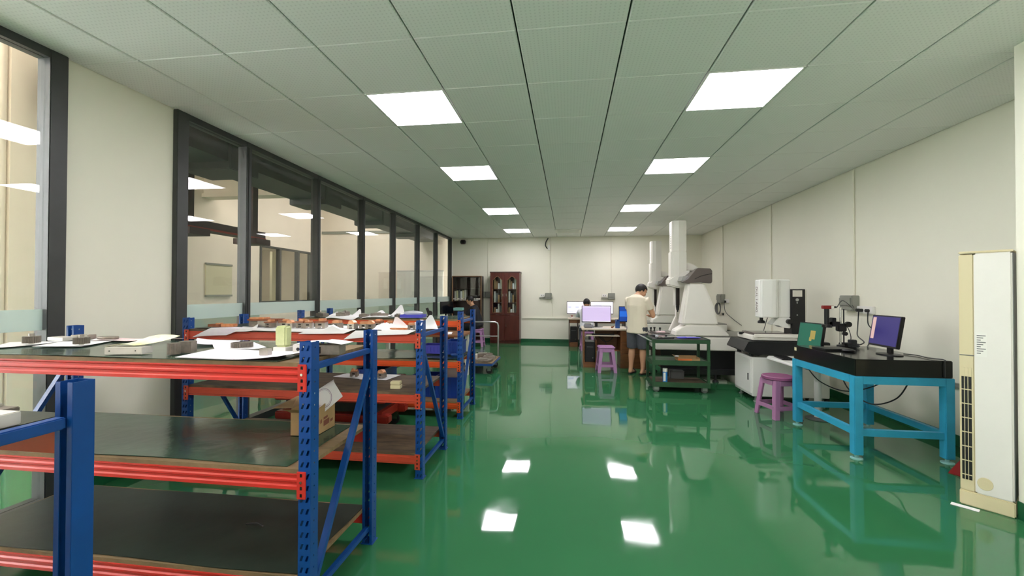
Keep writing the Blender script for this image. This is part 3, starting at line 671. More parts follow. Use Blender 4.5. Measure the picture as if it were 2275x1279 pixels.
# sheets on its top shelf
psheet('lilac-edged drawing drooping over the beam end by the red end plate', [(430, 748), (505, 744), (548, 727), (470, 727)], zB, 'paper_lilac', lambda u, v: -.0+.004*math.sin(PI*u), group='sheets under the electrodes', lo=3.066, hi=3.7)
psheet('white sheet with one lifted corner behind the flat copper bars', [(520, 736), (565, 736), (575, 726), (540, 725)], zB, 'paper', curl(fr=.045, nr=.01), group='sheets under the electrodes', lo=3.066, hi=3.7)
psheet('long white sheet under the row of electrodes on the orange-red rack', [(535, 733), (690, 737), (700, 726), (560, 723)], zB, 'paper', None, group='sheets under the electrodes', lo=3.066, hi=3.7)
psheet('white sheet with a peaked fold amid the row of electrodes', [(664, 741), (765, 740), (792, 730), (700, 727)], zB+.001, 'paper', lambda u, v: .055*max(0, 1-abs(u-.5)*5)*max(0, v-.45)*1.8, nx=30, group='sheets under the electrodes', lo=3.066, hi=3.7)
psheet('white sheet hanging over the beam beside the blue upright of the ridged red rack', [(765, 753), (835, 747), (850, 734), (790, 734)], zB, 'paper', curl(nl=-.0), group='sheets under the electrodes', lo=3.066, hi=3.7)
psheet('white sheet lying flat along the beam beneath the crumpled paper', [(838, 744), (905, 742), (925, 733), (850, 731)], zB+.001, 'paper', None, group='sheets under the electrodes', lo=3.066, hi=3.7)
psheet('white sheet spread under the rear electrodes towards the frosted strip', [(700, 728), (820, 729), (830, 724), (720, 722)], zB, 'paper', None, group='sheets under the electrodes', lo=3.066, hi=3.7)
p = place(852, 740, zB, 3.1, 3.62)
def crumple(label, c, w, d, h, seed, m='paper'):
    rnd = random.Random(seed); nx, ny = 9, 7; mb = MB()
    H = [[(rnd.uniform(.25, 1) if 0 < i < nx and 0 < j < ny else rnd.uniform(0, .25)) for i in range(nx+1)] for j in range(ny+1)]
    V = [Vector((c[0]+w*(i/nx-.5)+rnd.uniform(-.2,.2)*w/nx, c[1]+d*(j/ny-.5)+rnd.uniform(-.2,.2)*d/ny, c[2]+.002+h*H[j][i]*math.sin(PI*min(1, .12+.76*i/nx))*math.sin(PI*min(1, .12+.76*j/ny)))) for j in range(ny+1) for i in range(nx+1)]
    n = len(V); mb.v = V+[q-Vector((0,0,.0012)) for q in V]
    for j in range(ny):
        for i in range(nx): a = j*(nx+1)+i; mb.f.append((a, a+1, a+nx+2, a+nx+1)); mb.f.append((n+a+nx+1, n+a+nx+2, n+a+1, n+a))
    return tag(mb.build('crumpled_paper', m), label, 'paper')
crumple('crumpled white paper heaped beside the pink sheet', (p.x, p.y+.04, zB+.004), .17, .14, .06, 3)
def tent(label, c, w, d, h, rz, skew=0, m='paper'):
    "a stiff sheet standing as a tilted triangle with a folded foot"
    a, b2, e = Vector((-w/2,0,0)), Vector((w/2,.0,0)), Vector((skew*w, d*.6, h)); mb = MB(); k = 8
    V = []
    for j in range(k+1):
        for i in range(k+1):
            u, v = i/k, j/k; base = a.lerp(b2, u)+Vector((0, d*.25*math.sin(PI*u), 0)); V.append(base.lerp(e+Vector(((u-.5)*w*.12,0,0)), v)+Vector((0, .018*math.sin(PI*v), 0)))
    n = len(V); mb.v = V+[q+Vector((0,.001,0)) for q in V]
    for j in range(k):
        for i in range(k): q = j*(k+1)+i; mb.f.append((q, q+1, q+k+2, q+k+1)); mb.f.append((n+q+k+1, n+q+k+2, n+q+1, n+q))
    mb.xf(Matrix.Translation(c) @ Matrix.Rotation(rz, 4, 'Z'))
    return tag(mb.build('drawing_sheet', m, smooth=True), label, 'paper', 'sheets standing in folds')
p = place(890, 741, zB+.002, 3.1, 3.62); tent('pale pink-printed sheet rising to a point beside the crumpled paper', (p.x, p.y, zB+.002), .17, .12, .1, .15, -.3, 'paper_pink')
p = place(895, 732, zB+.002, 3.1, 3.62); tent('lilac-white sheet leaning behind the pink-printed pointed sheet', (p.x+.05, p.y+.03, zB+.002), .2, .1, .075, -.1, .35, 'paper_lilac')
p = place(938, 736, zB+.002, 3.1, 3.62); tent('white sheet standing upright beside the blue upright of the bare-board rack', (p.x, p.y+.14, zB+.002), .16, .08, .11, .2, .1, 'paper')
p = place(888, 741, zB, 3.1, 3.62); t = thing('copper_strip', 'rough pinkish copper slab at the foot of the pointed sheet', 'copper slab', (p.x, p.y-.012, zB2), .05); B(-.07,.07,-.012,.012,0,.014).build('slab', 'copper', t, world=False, bevel=.004)
p = place(490, 735, zB2, 3.1, 3.62); t = thing('copper_bars', 'two flat copper bars in a brown tray near the left upright', 'copper bar', (p.x, p.y+.02, zB2), .12)
B(-.1,.0,-.03,.03,0,.022).build('brown_bar', 'copper_brown', t, world=False, bevel=.002); B(.004,.11,-.026,.03,0,.024).build('copper_bar', 'copper', t, world=False, bevel=.003); B(-.035,-.01,-.028,.028,.022,.03).build('tab', 'copper', t, world=False)
p = place(575, 729, zB2, 3.1, 3.62); t = thing('electrode_plate', 'large copper-topped plate on a slotted steel base', 'electrode', (p.x-.02, p.y+.1, zB2), .1)
B(-.12,.14,-.05,.05,.05,.064).build('copper_plate', 'copper_brown', t, world=False, bevel=.002); B(-.11,.02,-.04,.04,.064,.076).build('copper_top', 'copper', t, world=False, bevel=.002); B(-.04,.12,-.04,.04,0,.05).build('steel_base', 'steel', t, world=False, bevel=.002); B(-.12,-.04,-.03,.03,0,.05).build('steel_base', 'steel_dull', t, world=False, bevel=.002)
E_ = [((598, 731), 1, .9, 'electrode with a dark plate beside the large copper-topped plate'), ((630, 727), 1, .95, 'electrode with a dark overhanging plate second from the large copper-topped plate'), ((643, 731), 0, .85, 'electrode with a sloped copper head just before the dark overhanging plate'),
      ((668, 728), 1, 1.0, 'electrode with pinkish head left of the split copper head'), ((683, 734), 3, .95, 'electrode with a split copper head on the long white sheet'), ((712, 733), 1, 1.1, 'broad electrode with two copper lobes beside the peaked fold'),
      ((747, 737), 2, 1.0, 'square copper electrode in front of the peaked fold'), ((781, 731), 0, .9, 'pointed copper electrode alone at the far side of the peaked fold'), ((806, 741), 2, .9, 'electrode with a bright square copper head beside the blue upright top'),
      ((822, 734), 0, .9, 'electrode with a sloped copper head next to the crumpled paper'), ((838, 728), 1, 1.0, 'flat-topped copper electrode behind the crumpled paper'), ((866, 727), 2, .85, 'small copper block electrode farthest behind the crumpled paper'), ((913, 740), 2, .8, 'pale steel-sided electrode touching the upright sheet')]
for i, (px, k, s, lb) in enumerate(E_): electrode(lb, px, k, s, rz=(i*.37) % .5-.2, base='steel' if i % 3 else 'steel_dull')
zBm = LV[1]+.001
psheet('square white sheet with one electrode on the worn brown shelf, nearer the wall', [(740, 836), (812, 842), (836, 833), (775, 828)], zBm, 'paper', None, group='sheets on the worn shelf', lo=3.07, hi=3.7)
psheet('square white sheet with one electrode on the worn brown shelf, nearer the aisle', [(798, 842), (858, 844), (892, 832), (830, 829)], zBm+.0012, 'paper', None, group='sheets on the worn shelf', lo=3.07, hi=3.7)
electrode('copper electrode on a square sheet on the worn brown shelf, nearer the wall', (785, 836), 3, .95, .2, zBm+.01)
electrode('brown-headed electrode on a square sheet on the worn brown shelf, nearer the aisle', (846, 839), 0, .95, -.1, zBm+.01)
p = place(877, 864, zBm, 3.1, 3.62); t = thing('cream_block', 'small cream plastic clamp block on the worn brown shelf', 'block', (p.x, p.y+.03, zBm), .1)
B(-.04,.04,-.03,.03,0,.03).build('lower_half', 'cream', t, world=False, bevel=.003); B(-.04,.037,-.03,.024,.034,.058).build('upper_half', 'cream', t, world=False, bevel=.003); B(-.036,.034,-.026,.02,.03,.034).build('joint', 'board', t, world=False)
# ------------------------------------------------------------------ red lift table between the two racks
t = thing('lift_table', 'red hydraulic scissor lift table with dark bellows behind the bare-board rack', 'lift table', (-2.35, 4.12, 0))
B(-2.9, -1.75, 3.84, 4.4, .34, .4).build('platform', 'jackred', t, bevel=.006); B(-2.82, -1.85, 3.9, 4.34, .24, .34).build('bellows', 'rubber', t)
B(-2.92, -1.72, 3.86, 3.96, .14, .22).build('base_beam', 'jackred', t, bevel=.012); B(-2.92, -1.72, 4.28, 4.38, .14, .22).build('base_beam', 'jackred', t, bevel=.012)
B(-2.85, -2.75, 3.9, 4.34, .16, .24).build('cross_beam', 'jackred', t); B(-1.9, -1.8, 3.9, 4.34, .16, .24).build('cross_beam', 'jackred', t)
for x in (-2.8, -1.85):
    for y in (3.92, 4.32):
        f = MB().box(x-.035, x+.035, y-.02, y+.02, .06, .14).build('caster_fork', 'chrome', t); MB().cyl((x, y-.016, .055), (x, y+.016, .055), .055, n=16).build('wheel', 'rubber', f, smooth=True)
# ------------------------------------------------------------------ orange rack contents
zC = LV[0]+.009
psheet('white sheet sagging over the orange beam with a grey part on it', [(722, 707), (785, 712), (800, 702), (735, 701)], zC, 'paper', curl(nl=-.004, wave=.004, hump=.012), group='papers on the orange rack', lo=4.577, hi=5.2)
psheet('white sheet wrapped round grey parts in the middle of the orange rack', [(800, 707), (860, 707), (875, 702), (815, 701)], zC, 'paper', curl(hump=.02, r=.02), group='papers on the orange rack', lo=4.577, hi=5.2)
def tentC(label, u, v, w, h, sk): p = place(u, v, zC+.002, 4.62, 5.08); return tent(label, (p.x, p.y+.05, zC+.002), w, .1, h, .05, sk, 'paper')
tentC('white sheet folded to a thin peak on the orange rack', 784, 704, .13, .09, .25)
tentC('white sheet raised in a low double fold on the orange rack', 835, 704, .24, .075, .1)
tentC('tall stiff white sheet leaning by the blue tray', 878, 704, .2, .14, .15)
tentC('white sheet at the glass end of the orange rack rising behind grey parts', 745, 702, .26, .05, -.1)
for i, (u, v, sx, sz, lb) in enumerate(((712, 703, .16, .04, 'low dark grey part at the glass end of the orange rack'), (757, 706, .13, .05, 'dark stepped steel part on the sagging sheet'), (806, 707, .1, .035, 'short steel part between the folded sheets'), (840, 706, .2, .045, 'long dark steel part before the double-folded sheet'), (884, 707, .09, .035, 'grey steel part beside the blue tray'), (765, 703, .06, .06, 'small upright steel part behind the stepped part'))):
    p = place(u, v, zC+.003, 4.62, 5.08); t = thing('steel_part', lb, 'metal part', (p.x, p.y+.04, zC+.003), i*.3-.5)
    B(-sx/2, sx/2, -.04, .04, 0, sz).build('body', 'steel_dull', t, world=False, bevel=.004); B(-sx*.3, sx*.1, -.03, .03, sz, sz+.012).build('step', 'steel', t, world=False, bevel=.003)
p = place(913, 707, zC, 4.62, 5.08); t = thing('plastic_tray', 'flat blue-violet plastic tray with a clear bag over it', 'tray', (p.x, p.y+.08, zC+.004), .06)
mat('tray', '4f51c4', .35)
MB().box(-.13,.13,-.09,.09,0,.006).box(-.13,.13,-.09,-.084,.006,.035).box(-.13,.13,.084,.09,.006,.035).box(-.13,-.124,-.084,.084,.006,.035).box(.124,.13,-.084,.084,.006,.035).build('tray_body', 'tray', t, world=False)
MB().ell((0,0,.05),(.12,.08,.03),n=12,m=6).build('clear_bag', 'bag_clear', t, world=False, smooth=True)
p = place(952, 706, zC, 4.62, 5.08); t = thing('gauge_stand', 'small black gauge leaning on the orange rack end', 'gauge', (p.x, p.y+.05, zC+.003), .2)
B(-.03,.03,-.03,.03,0,.02).build('foot', 'black', t, world=False, bevel=.004); MB().bar((0,0,.018),(-.035,0,.11),.022,.03).build('stem', 'black', t, world=False); MB().cyl((.0,-.01,.05),(.0,.014,.05),.03,n=16).build('dial', 'black', t, world=False)
# blue bins
def bin_(label, c, w, d, h, rz=0, m='blue_bin', fill=None):
    t = thing('plastic_bin', label, 'bin', c, rz, 'blue plastic bins')
    k = .008
    MB().box(-w,w,-d,d,0,k).box(-w,w,-d,-d+k,k,h).box(-w,w,d-k,d,k,h).box(-w,-w+k,-d+k,d-k,k,h).box(w-k,w,-d+k,d-k,k,h).build('tub', m, t, world=False)
    MB().box(-w-.008,w+.008,-d-.008,-d,h-.018,h).box(-w-.008,w+.008,d,d+.008,h-.018,h).box(-w-.008,-w,-d,d,h-.018,h).box(w,w+.008,-d,d,h-.018,h).build('rim', m, t, world=False)
    for i in range(-2, 3): B(i*w*.36-.004, i*w*.36+.004, -d-.005, -d, .02, h-.02).build('rib', m, t, world=False)
    return t
zl = LV[2]+.0005; zm = LV[1]+.02
bin_('blue ribbed bin at the aisle end of the lowest orange shelf, holding a plate', (-1.40, 4.92, zl), .13, .2, .24)
bin_('blue ribbed bin beside another on the lowest orange shelf', (-1.72, 4.95, zl), .15, .2, .22)
bin_('blue ribbed bin in the middle of the lowest orange shelf', (-2.35, 4.95, zl), .17, .2, .3)
t = thing('steel_plate', 'shiny bent steel plate leaning out of the aisle-end blue bin', 'plate', (-1.40, 4.9, zl+.02)); MB().bar((-.02,-.05,.03),(.09,.02,.36),.2,.006,up=(0,1,0)).build('sheet', 'alu', t, world=False)
t = thing('machine_part', 'dark cast motor housing on the lowest orange shelf', 'motor', (-2.03, 4.92, zl)); MB().cyl((-.1,0,.1),(.1,0,.1),.09,n=20).build('barrel', 'rubber', t, world=False, smooth=True); B(-.09,.09,-.07,.07,0,.03).build('foot', 'rubber', t, world=False); B(-.05,.05,-.04,.04,.17,.22).build('terminal_box', 'redbase', t, world=False, bevel=.005)
bin_('low violet-blue bin on the middle orange shelf beneath the papers', (-1.66, 5.05, zm), .12, .12, .1, 0, 'tray')
bin_('tall blue bin on the middle orange shelf by the aisle', (-1.37, 5.02, zm), .1, .13, .16)
p = Vector((-1.45, 4.72)); t = thing('cable_tray', 'shallow blue bowl on the middle orange shelf near the upright', 'bowl', (-1.30, 4.74, zm)); MB().lathe([(.03,0),(.05,.012),(.055,.03),(.051,.03),(.045,.014),(.02,.008)]).build('bowl', 'pen_blue', t, world=False, smooth=True)
# table behind the orange rack
t = thing('work_table', 'brown-topped work table with white square legs behind the orange rack', 'table', (-2.4, 6.7, 0))
B(-3.2, -1.62, 6.3, 7.1, .72, .75).build('table_top', 'wood_brown', t, bevel=.003)
for x in (-3.15, -1.72):
    for y in (6.35, 7.05): B(x-.03, x+.03, y-.03, y+.03, 0, .72).build('leg', 'white_paint', t)
B(-3.12, -1.75, 7.03, 7.07, .3, .34).build('stretcher', 'white_paint', t)
psheet('white printed sheet on the brown work table', [(985, 742), (1003, 742), (1006, 737), (990, 737)], .75, 'paper', None, group='papers on the work table', lo=6.31, hi=7.09)
# ------------------------------------------------------------------ coordinate measuring machines
def cmm(label, ox, oy):
    t = thing('measuring_machine', label, 'machine', (ox+2.3, oy+7.5, 0), 0, 'bridge measuring machines')
    def W(mb): return mb.xf(Matrix.Translation((ox, oy, 0)))
    def P(mb, name, m, parent=None, **k): return W(mb).build(name, m, parent or t, **k)
    P(B(1.4, 3.3, 6.98, 7.98, .505, .715), 'base_body', 'cmm_white', bevel=.012)
    P(B(1.42, 3.3, 7.0, 7.96, .715, .735), 'granite_table', 'cmm_stone', bevel=.004)
    P(B(1.5, 3.2, 7.1, 7.9, .2, .505), 'stand_body', 'black')
    for x in (1.55, 2.33, 3.1):
        for y in (7.05, 7.85):
            f = P(MB().cyl((x, y, 0), (x, y, .03), .05, .04).cyl((x, y, .03), (x, y, .2), .018), 'levelling_foot', 'rubber', smooth=True)
    P(B(1.5, 3.2, 7.02, 7.1, .12, .2), 'stand_rail', 'rubber')
    # near leg: broad splayed foot, tapered tower
    foot = [(1.70,.735),(2.52,.735),(2.52,.755),(2.42,.86),(2.36,.9),(1.86,.9),(1.72,.81)]
    P(MB().prism(foot, 'y', 6.99, 7.3), 'leg_foot', 'cmm_white', bevel=.012)
    tw = MB(); a = [(1.80,.9),(2.36,.9),(2.3,1.2),(2.15,1.585),(1.91,1.585)]
    n = len(a); z0, z1 = 6.98, 7.26
    tw.add([(p[0], 6.98+.03*(p[1]-.9), p[1]) for p in a]+[(p[0]-.0, 7.26-.03*(p[1]-.9), p[1]) for p in a], [tuple(range(n)), tuple(range(2*n-1, n-1, -1))]+[(i, i+n, (i+1) % n+n, (i+1) % n) for i in range(n)])
    P(tw, 'leg_tower', 'cmm_white', bevel=.03, seg=3)
    P(B(1.96, 2.13, 7.03, 7.2, 1.585, 1.64), 'leg_neck', 'cmm_grey')
    # far leg, slim
    P(MB().prism([(1.8,.735),(2.2,.735),(2.12,1.0),(2.1,1.6),(1.95,1.6),(1.92,1.0)], 'y', 7.82, 7.92), 'rear_leg', 'cmm_white', bevel=.01)
    # bridge beam along y with a dark profiled cover
    cov = [(1.81,1.59),(1.86,1.575),(2.1,1.585),(2.25,1.57),(2.265,1.6),(2.265,1.77),(2.24,1.805),(2.06,1.815),(2.03,1.805),(1.9,1.64)]
    c = P(MB().prism(cov, 'y', 6.985, 7.12), 'bridge_cover', 'cmm_grey', bevel=.006)
    P(MB().prism([(1.88,1.6),(2.22,1.6),(2.22,1.78),(2.05,1.78),(1.95,1.7)], 'y', 7.12, 7.95), 'bridge_beam', 'cmm_grey')
    P(MB().tube([(2.0, 6.983, 1.64), (2.1, 6.981, 1.69), (2.26, 6.981, 1.725)], .004, n=6), 'cover_seam', 'black', c)
    P(MB().prism([(1.83,1.612),(1.98,1.612),(2.02,1.66),(1.98,1.7),(1.86,1.69)], 'y', 7.12, 7.5), 'guide_rail', 'alu')
    # carriage and Z column on the room side of the bridge
    P(MB().prism([(1.70,1.545),(1.78,1.52),(1.86,1.5),(1.98,1.5),(1.985,1.56),(2.0,1.64),(2.06,1.8),(1.95,1.795),(1.84,1.75),(1.70,1.66)], 'y', 7.38, 7.66), 'carriage', 'cmm_white', bevel=.02, seg=3)
    P(MB().prism([(1.95,1.8),(2.24,1.79),(2.2,1.86),(2.1,1.92),(1.98,1.94)], 'y', 7.5, 7.9), 'bridge_hood', 'cmm_white', bevel=.015)
    lo = [(1.735,7.42),(1.765,7.39),(1.86,7.375),(1.99,7.4),(1.99,7.64),(1.77,7.64),(1.735,7.6)]
    P(MB().prism(lo, 'z', 1.66, 2.12), 'z_column_sleeve', 'cmm_white', bevel=.01)
    up_ = [(1.755,7.43),(1.785,7.405),(1.86,7.385),(1.99,7.405),(1.99,7.63),(1.78,7.63),(1.755,7.6)]
    zc = P(MB().prism(up_, 'z', 2.12, 2.645), 'z_column', 'cmm_white', bevel=.01)
    tx = MB()
    for i in range(9): tx.box(1.7545, 1.7556, 7.49, 7.53, 2.18+i*.04, 2.2+i*.04)
    o = P(tx, 'column_mark', 'grey_box', zc); o['kind'] = 'stuff'
    qm = mat('quill', '1e1613', .35)
    P(B(1.84, 1.895, 7.48, 7.54, 1.2, 1.51), 'quill', 'quill', bevel=.006)
    P(MB().cyl((1.868, 7.51, 1.2), (1.868, 7.51, 1.12), .032, .022, 12).cyl((1.868, 7.51, 1.12), (1.868, 7.51, 1.09), .012), 'probe_head', 'black', smooth=True)
    P(MB().cyl((1.868, 7.51, 1.09), (1.868, 7.51, .98), .003).ell((1.868, 7.51, .975), (.006,)*3, 8, 6), 'stylus', 'chrome')
    P(B(1.80, 1.83, 7.5, 7.54, 1.2, 1.5), 'counterweight_tube', 'cmm_white')
    return t
cmm('white bridge measuring machine behind the green tool cart, with a dark bridge cover', 0, 0)
cmm('white bridge measuring machine farther back, beside the standing man', .2, 2.85)
t = thing('machine_part', 'grey steel block set on the farther measuring machine table', 'metal part', (1.72, 10.2, .737)); B(-.13,.08,-.06,.06,0,.11).build('block', 'steel', t, world=False, bevel=.003); B(-.03,.06,-.04,.04,.11,.14).build('upper', 'copper_brown', t, world=False)
for i, (x, y) in enumerate(((1.47, 7.75), (1.54, 7.8), (1.62, 7.72))):
    t = thing('clamp_knob', 'small black fixture knob on the near measuring machine table', 'knob', (x, y, .736), group='fixture knobs'); MB().lathe([(.02,0),(.012,.012),(.012,.04),(.02,.05),(.02,.065),(.01,.07)], n=12).build('knob', 'black', t, world=False, smooth=True)
t = thing('fixture_plate', 'flat dark fixture plate on the near measuring machine table', 'plate', (1.58, 7.45, .736)); B(-.15,.1,-.2,.15,0,.014).build('plate', 'cmm_grey', t, world=False, bevel=.003); B(-.1,.05,-.1,.0,.014,.03).build('bar', 'paper_pink', t, world=False)
# ------------------------------------------------------------------ green tool cart
t = thing('tool_cart', 'dark green three-shelf steel tool cart on casters', 'cart', (1.59, 6.45, 0))
cx0, cx1, cy0, cy1 = 1.2, 1.98, 6.2, 6.7
for x in (cx0+.018, cx1-.018):
    for y in (cy0+.018, cy1-.018): B(x-.018, x+.018, y-.018, y+.018, .1, .75).build('post', 'cart_green', t)
for nm, z in (('top_shelf', .75), ('middle_shelf', .44), ('lower_shelf', .13)):
    sh = MB().box(cx0, cx1, cy0, cy1, z-.012, z).box(cx0, cx1, cy0-.004, cy0, z-.05, z+(.02 if z < .7 else .002)).box(cx0, cx1, cy1, cy1+.004, z-.05, z+.012).box(cx0-.004, cx0, cy0, cy1, z-.05, z+.012).box(cx1, cx1+.004, cy0, cy1, z-.05, z+.012).build(nm, 'cart_green', t)
    if z < .2: B(cx0+.03, cx1-.03, cy0+.03, cy1-.03, z, z+.004).build('shelf_mat', 'board_worn', sh)
    if z > .7: B(cx0+.01, cx1-.01, cy0+.01, cy1-.01, z, z+.005).build('shelf_mat', 'rubber', sh)
hd = MB().tube([(cx0-.004, cy0+.06, .72), (cx0-.13, cy0+.06, .78), (cx0-.13, cy1-.06, .78), (cx0-.004, cy1-.06, .72)], .011).build('push_handle', 'alu', t, smooth=True)
for x in (cx0+.06, cx1-.06):
    for y in (cy0+.06, cy1-.06):
        f = MB().box(x-.03, x+.03, y-.022, y-.016, .03, .1).box(x-.03, x+.03, y+.016, y+.022, .03, .1).box(x-.03, x+.03, y-.022, y+.022, .095, .118).build('caster_fork', 'alu', t); MB().cyl((x, y-.014, .045), (x, y+.014, .045), .045, n=18).build('wheel', 'cable_grey', f, smooth=True)
zt = .757
t = thing('work_gloves', 'blue-violet work gloves lying on the green cart top', 'gloves', (1.78, 6.36, zt)); MB().ell((0,0,.012),(.13,.055,.012),n=14,m=6).build('palm', 'bluegloves', t, world=False, smooth=True)
for i in range(4): MB().tube([(-.08,-.03+i*.02,.012),(-.16,-.045+i*.03,.011),(-.2,-.05+i*.034,.009)], [.012,.01,.007]).build('finger', 'bluegloves', t, world=False, smooth=True)
t = thing('caliper', 'steel caliper in an open flat case on the green cart', 'caliper', (1.40, 6.33, zt), .2); B(-.14,.12,-.04,.04,0,.012).build('case', 'black', t, world=False, bevel=.003); B(-.11,.09,-.008,.008,.012,.018).build('beam', 'chrome', t, world=False); B(-.11,-.09,-.035,.03,.012,.018).build('jaw', 'chrome', t, world=False); B(-.05,-.02,-.02,.02,.012,.022).build('slider', 'steel', t, world=False)
t = thing('steel_rule', 'long pale steel rule across the back of the green cart', 'ruler', (1.68, 6.6, zt), .03); B(-.2,.22,-.015,.015,0,.006).build('blade', 'steel_white', t, world=False)
t = thing('tool_pouch', 'black tool pouch with a pink strap at the left of the green cart', 'pouch', (1.36, 6.55, zt), -.1); MB().ell((0,0,.02),(.13,.07,.02),n=14,m=6).build('pouch', 'black', t, world=False, smooth=True); B(-.05,.08,-.075,-.06,.012,.024).build('strap', 'paper_pink', t, world=False)
t = thing('glass_jar', 'small clear jar at the corner of the green cart', 'jar', (1.30, 6.42, zt)); MB().lathe([(.02,0),(.022,.01),(.022,.035),(.018,.04)]).build('jar', 'bag_clear', t, world=False, smooth=True)
t = thing('cardboard_tray', 'orange printed cardboard tray with a white rag on the cart middle shelf', 'box', (1.715, 6.36, .441), 0)
MB().box(-.15,.15,-.09,.09,0,.004).box(-.15,.15,-.09,-.086,.004,.035).box(-.15,.15,.086,.09,.004,.06).box(.146,.15,-.086,.086,.004,.05).build('tray', 'card', t, world=False); B(-.15,.04,-.0915,-.09,.004,.034).build('orange_print', 'orange_card', t, world=False); MB().add([(-.15,-.09,.035),(-.15,.09,.06),(-.2,.08,.075),(-.2,-.07,.065)], [(0,1,2,3)]).build('flap', 'card', t, world=False); MB().ell((-.15,-.02,.06),(.035,.025,.012),n=9,m=5).build('rag', 'paper', t, world=False)
t = thing('spray_can', 'blue and white spray can standing on the cart lower shelf', 'spray can', (1.385, 6.27, .135)); mat('can_blue', '2f86d2', .3); MB().lathe([(.031,0),(.033,.006),(.033,.145),(.03,.15)]).build('can', 'can_blue', t, world=False, smooth=True); MB().lathe([(.0335,.15),(.0335,.195),(.03,.2)]).build('cap', 'plastic_white', t, world=False, smooth=True); B(-.03,-.0,-.0345,-.033,.02,.14).build('label_band', 'plastic_white', t, world=False)
t = thing('parts_box', 'grey plastic parts box at the back of the cart lower shelf', 'box', (1.62, 6.6, .135)); B(-.1,.1,-.06,.06,0,.1).build('box', 'cable_grey', t, world=False, bevel=.005); B(-.104,.104,-.064,.064,.1,.115).build('lid', 'cable_grey', t, world=False, bevel=.004)
# ------------------------------------------------------------------ video measuring machine on its cabinet
t = thing('machine_cabinet', 'white steel base cabinet under the video measuring machine', 'cabinet', (2.85, 6.1, 0))
B(2.38, 3.3, 5.82, 6.4, .075, .58).build('body', 'white_paint', t, bevel=.006)
dr = B(2.368, 2.38, 5.85, 6.37, .11, .55).build('door', 'white_paint', t, bevel=.003); B(2.362, 2.369, 5.915, 5.935, .27, .36).build('door_latch', 'black', dr)
for x in (2.44, 3.24):
    for y in (5.88, 6.34):
        MB().cyl((x, y, .035), (x, y, .075), .012).cyl((x, y, 0), (x, y, .012), .03).cyl((x, y, .012), (x, y, .035), .016).build('levelling_foot', 'alu', t); MB().cyl((x+.06, y-.012, .03), (x+.06, y+.012, .03), .03, n=14).box(x+.045, x+.075, y-.014, y+.014, .03, .075).build('caster', 'rubber', t)
t = thing('video_measuring_machine', 'white and black video measuring machine with a lettered head', 'machine', (2.85, 6.1, .58))
MB().prism([(2.27,.67),(2.33,.79),(2.5,.79),(3.3,.79),(3.3,.62),(2.5,.62),(2.44,.6)], 'y', 5.80, 6.42).build('base', 'black', t, bevel=.008)
B(2.45, 3.28, 5.9, 6.3, .581, .62).build('base_foot', 'grey_box', t)
o = MB().add([(2.283,5.98,.695),(2.283,6.22,.695),(2.318,6.22,.765),(2.318,5.98,.765)], [(0,1,2,3)]).build('name_plate', 'plastic_white', t)
for i in range(4): MB().add([(2.29,6.03+i*.035,.71),(2.29,6.055+i*.035,.71),(2.307,6.055+i*.035,.745),(2.307,6.03+i*.035,.745)], [(0,1,2,3)]).xf(Matrix.Translation((-.0022,0,.0015))).build('plate_letter', 'black', o)
for x, y in ((2.46, 5.9), (2.46, 6.3)): MB().cyl((x-.06, y, .59), (x-.06, y, .625), .028).build('rubber_pad', 'rubber', t)
st = B(2.4, 2.98, 5.86, 6.36, .80, .86).build('stage', 'cmm_white', t, bevel=.006); B(2.45, 2.93, 5.94, 6.34, .86, .885).build('stage_glass', 'cmm_grey', st, bevel=.003); B(2.48, 2.9, 5.98, 6.3, .885, .887).build('glass_plate', 'black_gloss', st)
B(2.42, 2.98, 5.84, 5.87, .84, .885).build('stage_rail', 'cmm_white', st, bevel=.004); B(2.44, 2.95, 5.9, 6.34, .79, .80).build('stage_slide', 'black', st)
MB().cyl((2.36, 6.2, .86), (2.42, 6.2, .86), .018).build('stage_knob', 'black', st)
cl = B(2.93, 3.09, 5.96, 6.18, .79, 1.47).build('column', 'black', t, bevel=.004); B(2.935, 3.05, 5.955, 5.96, 1.37, 1.455).build('rating_plate', 'steel_white', cl)
for z in (1.33, 1.29, 1.13): MB().cyl((2.99, 5.955, z), (2.99, 5.962, z), .02 if z > 1.3 else .009, n=14).build('screw', 'alu', cl)
B(3.09, 3.12, 5.98, 6.18, .79, 1.47).build('column_back', 'cmm_white', t)
hp = [(2.53,5.985),(2.55,5.96),(2.68,5.95),(2.74,5.955),(2.79,5.99),(2.93,6.0),(2.93,6.12),(2.78,6.12),(2.70,6.13),(2.55,6.13),(2.53,6.11)]
hd = MB().prism(hp, 'z', 1.09, 1.6).build('head', 'white_paint', t, bevel=.012, seg=3)
MB().prism([(2.78,1.09),(2.93,1.09),(2.93,.95),(2.83,.96),(2.79,.985),(2.74,.99),(2.70,1.0)], 'y', 6.0, 6.16).build('head_lower', 'white_paint', t, bevel=.006)
MB().cyl((2.60, 6.08, 1.09), (2.60, 6.08, 1.05), .022).cyl((2.60, 6.08, 1.05), (2.60, 6.08, 1.035), .03, .045).cyl((2.60, 6.08, 1.035), (2.60, 6.08, 1.01), .045).build('lens', 'black', t)
MB().cyl((2.9, 6.0, 1.04), (2.9, 5.95, 1.04), .032, n=18).build('hand_wheel', 'black', t, smooth=True)
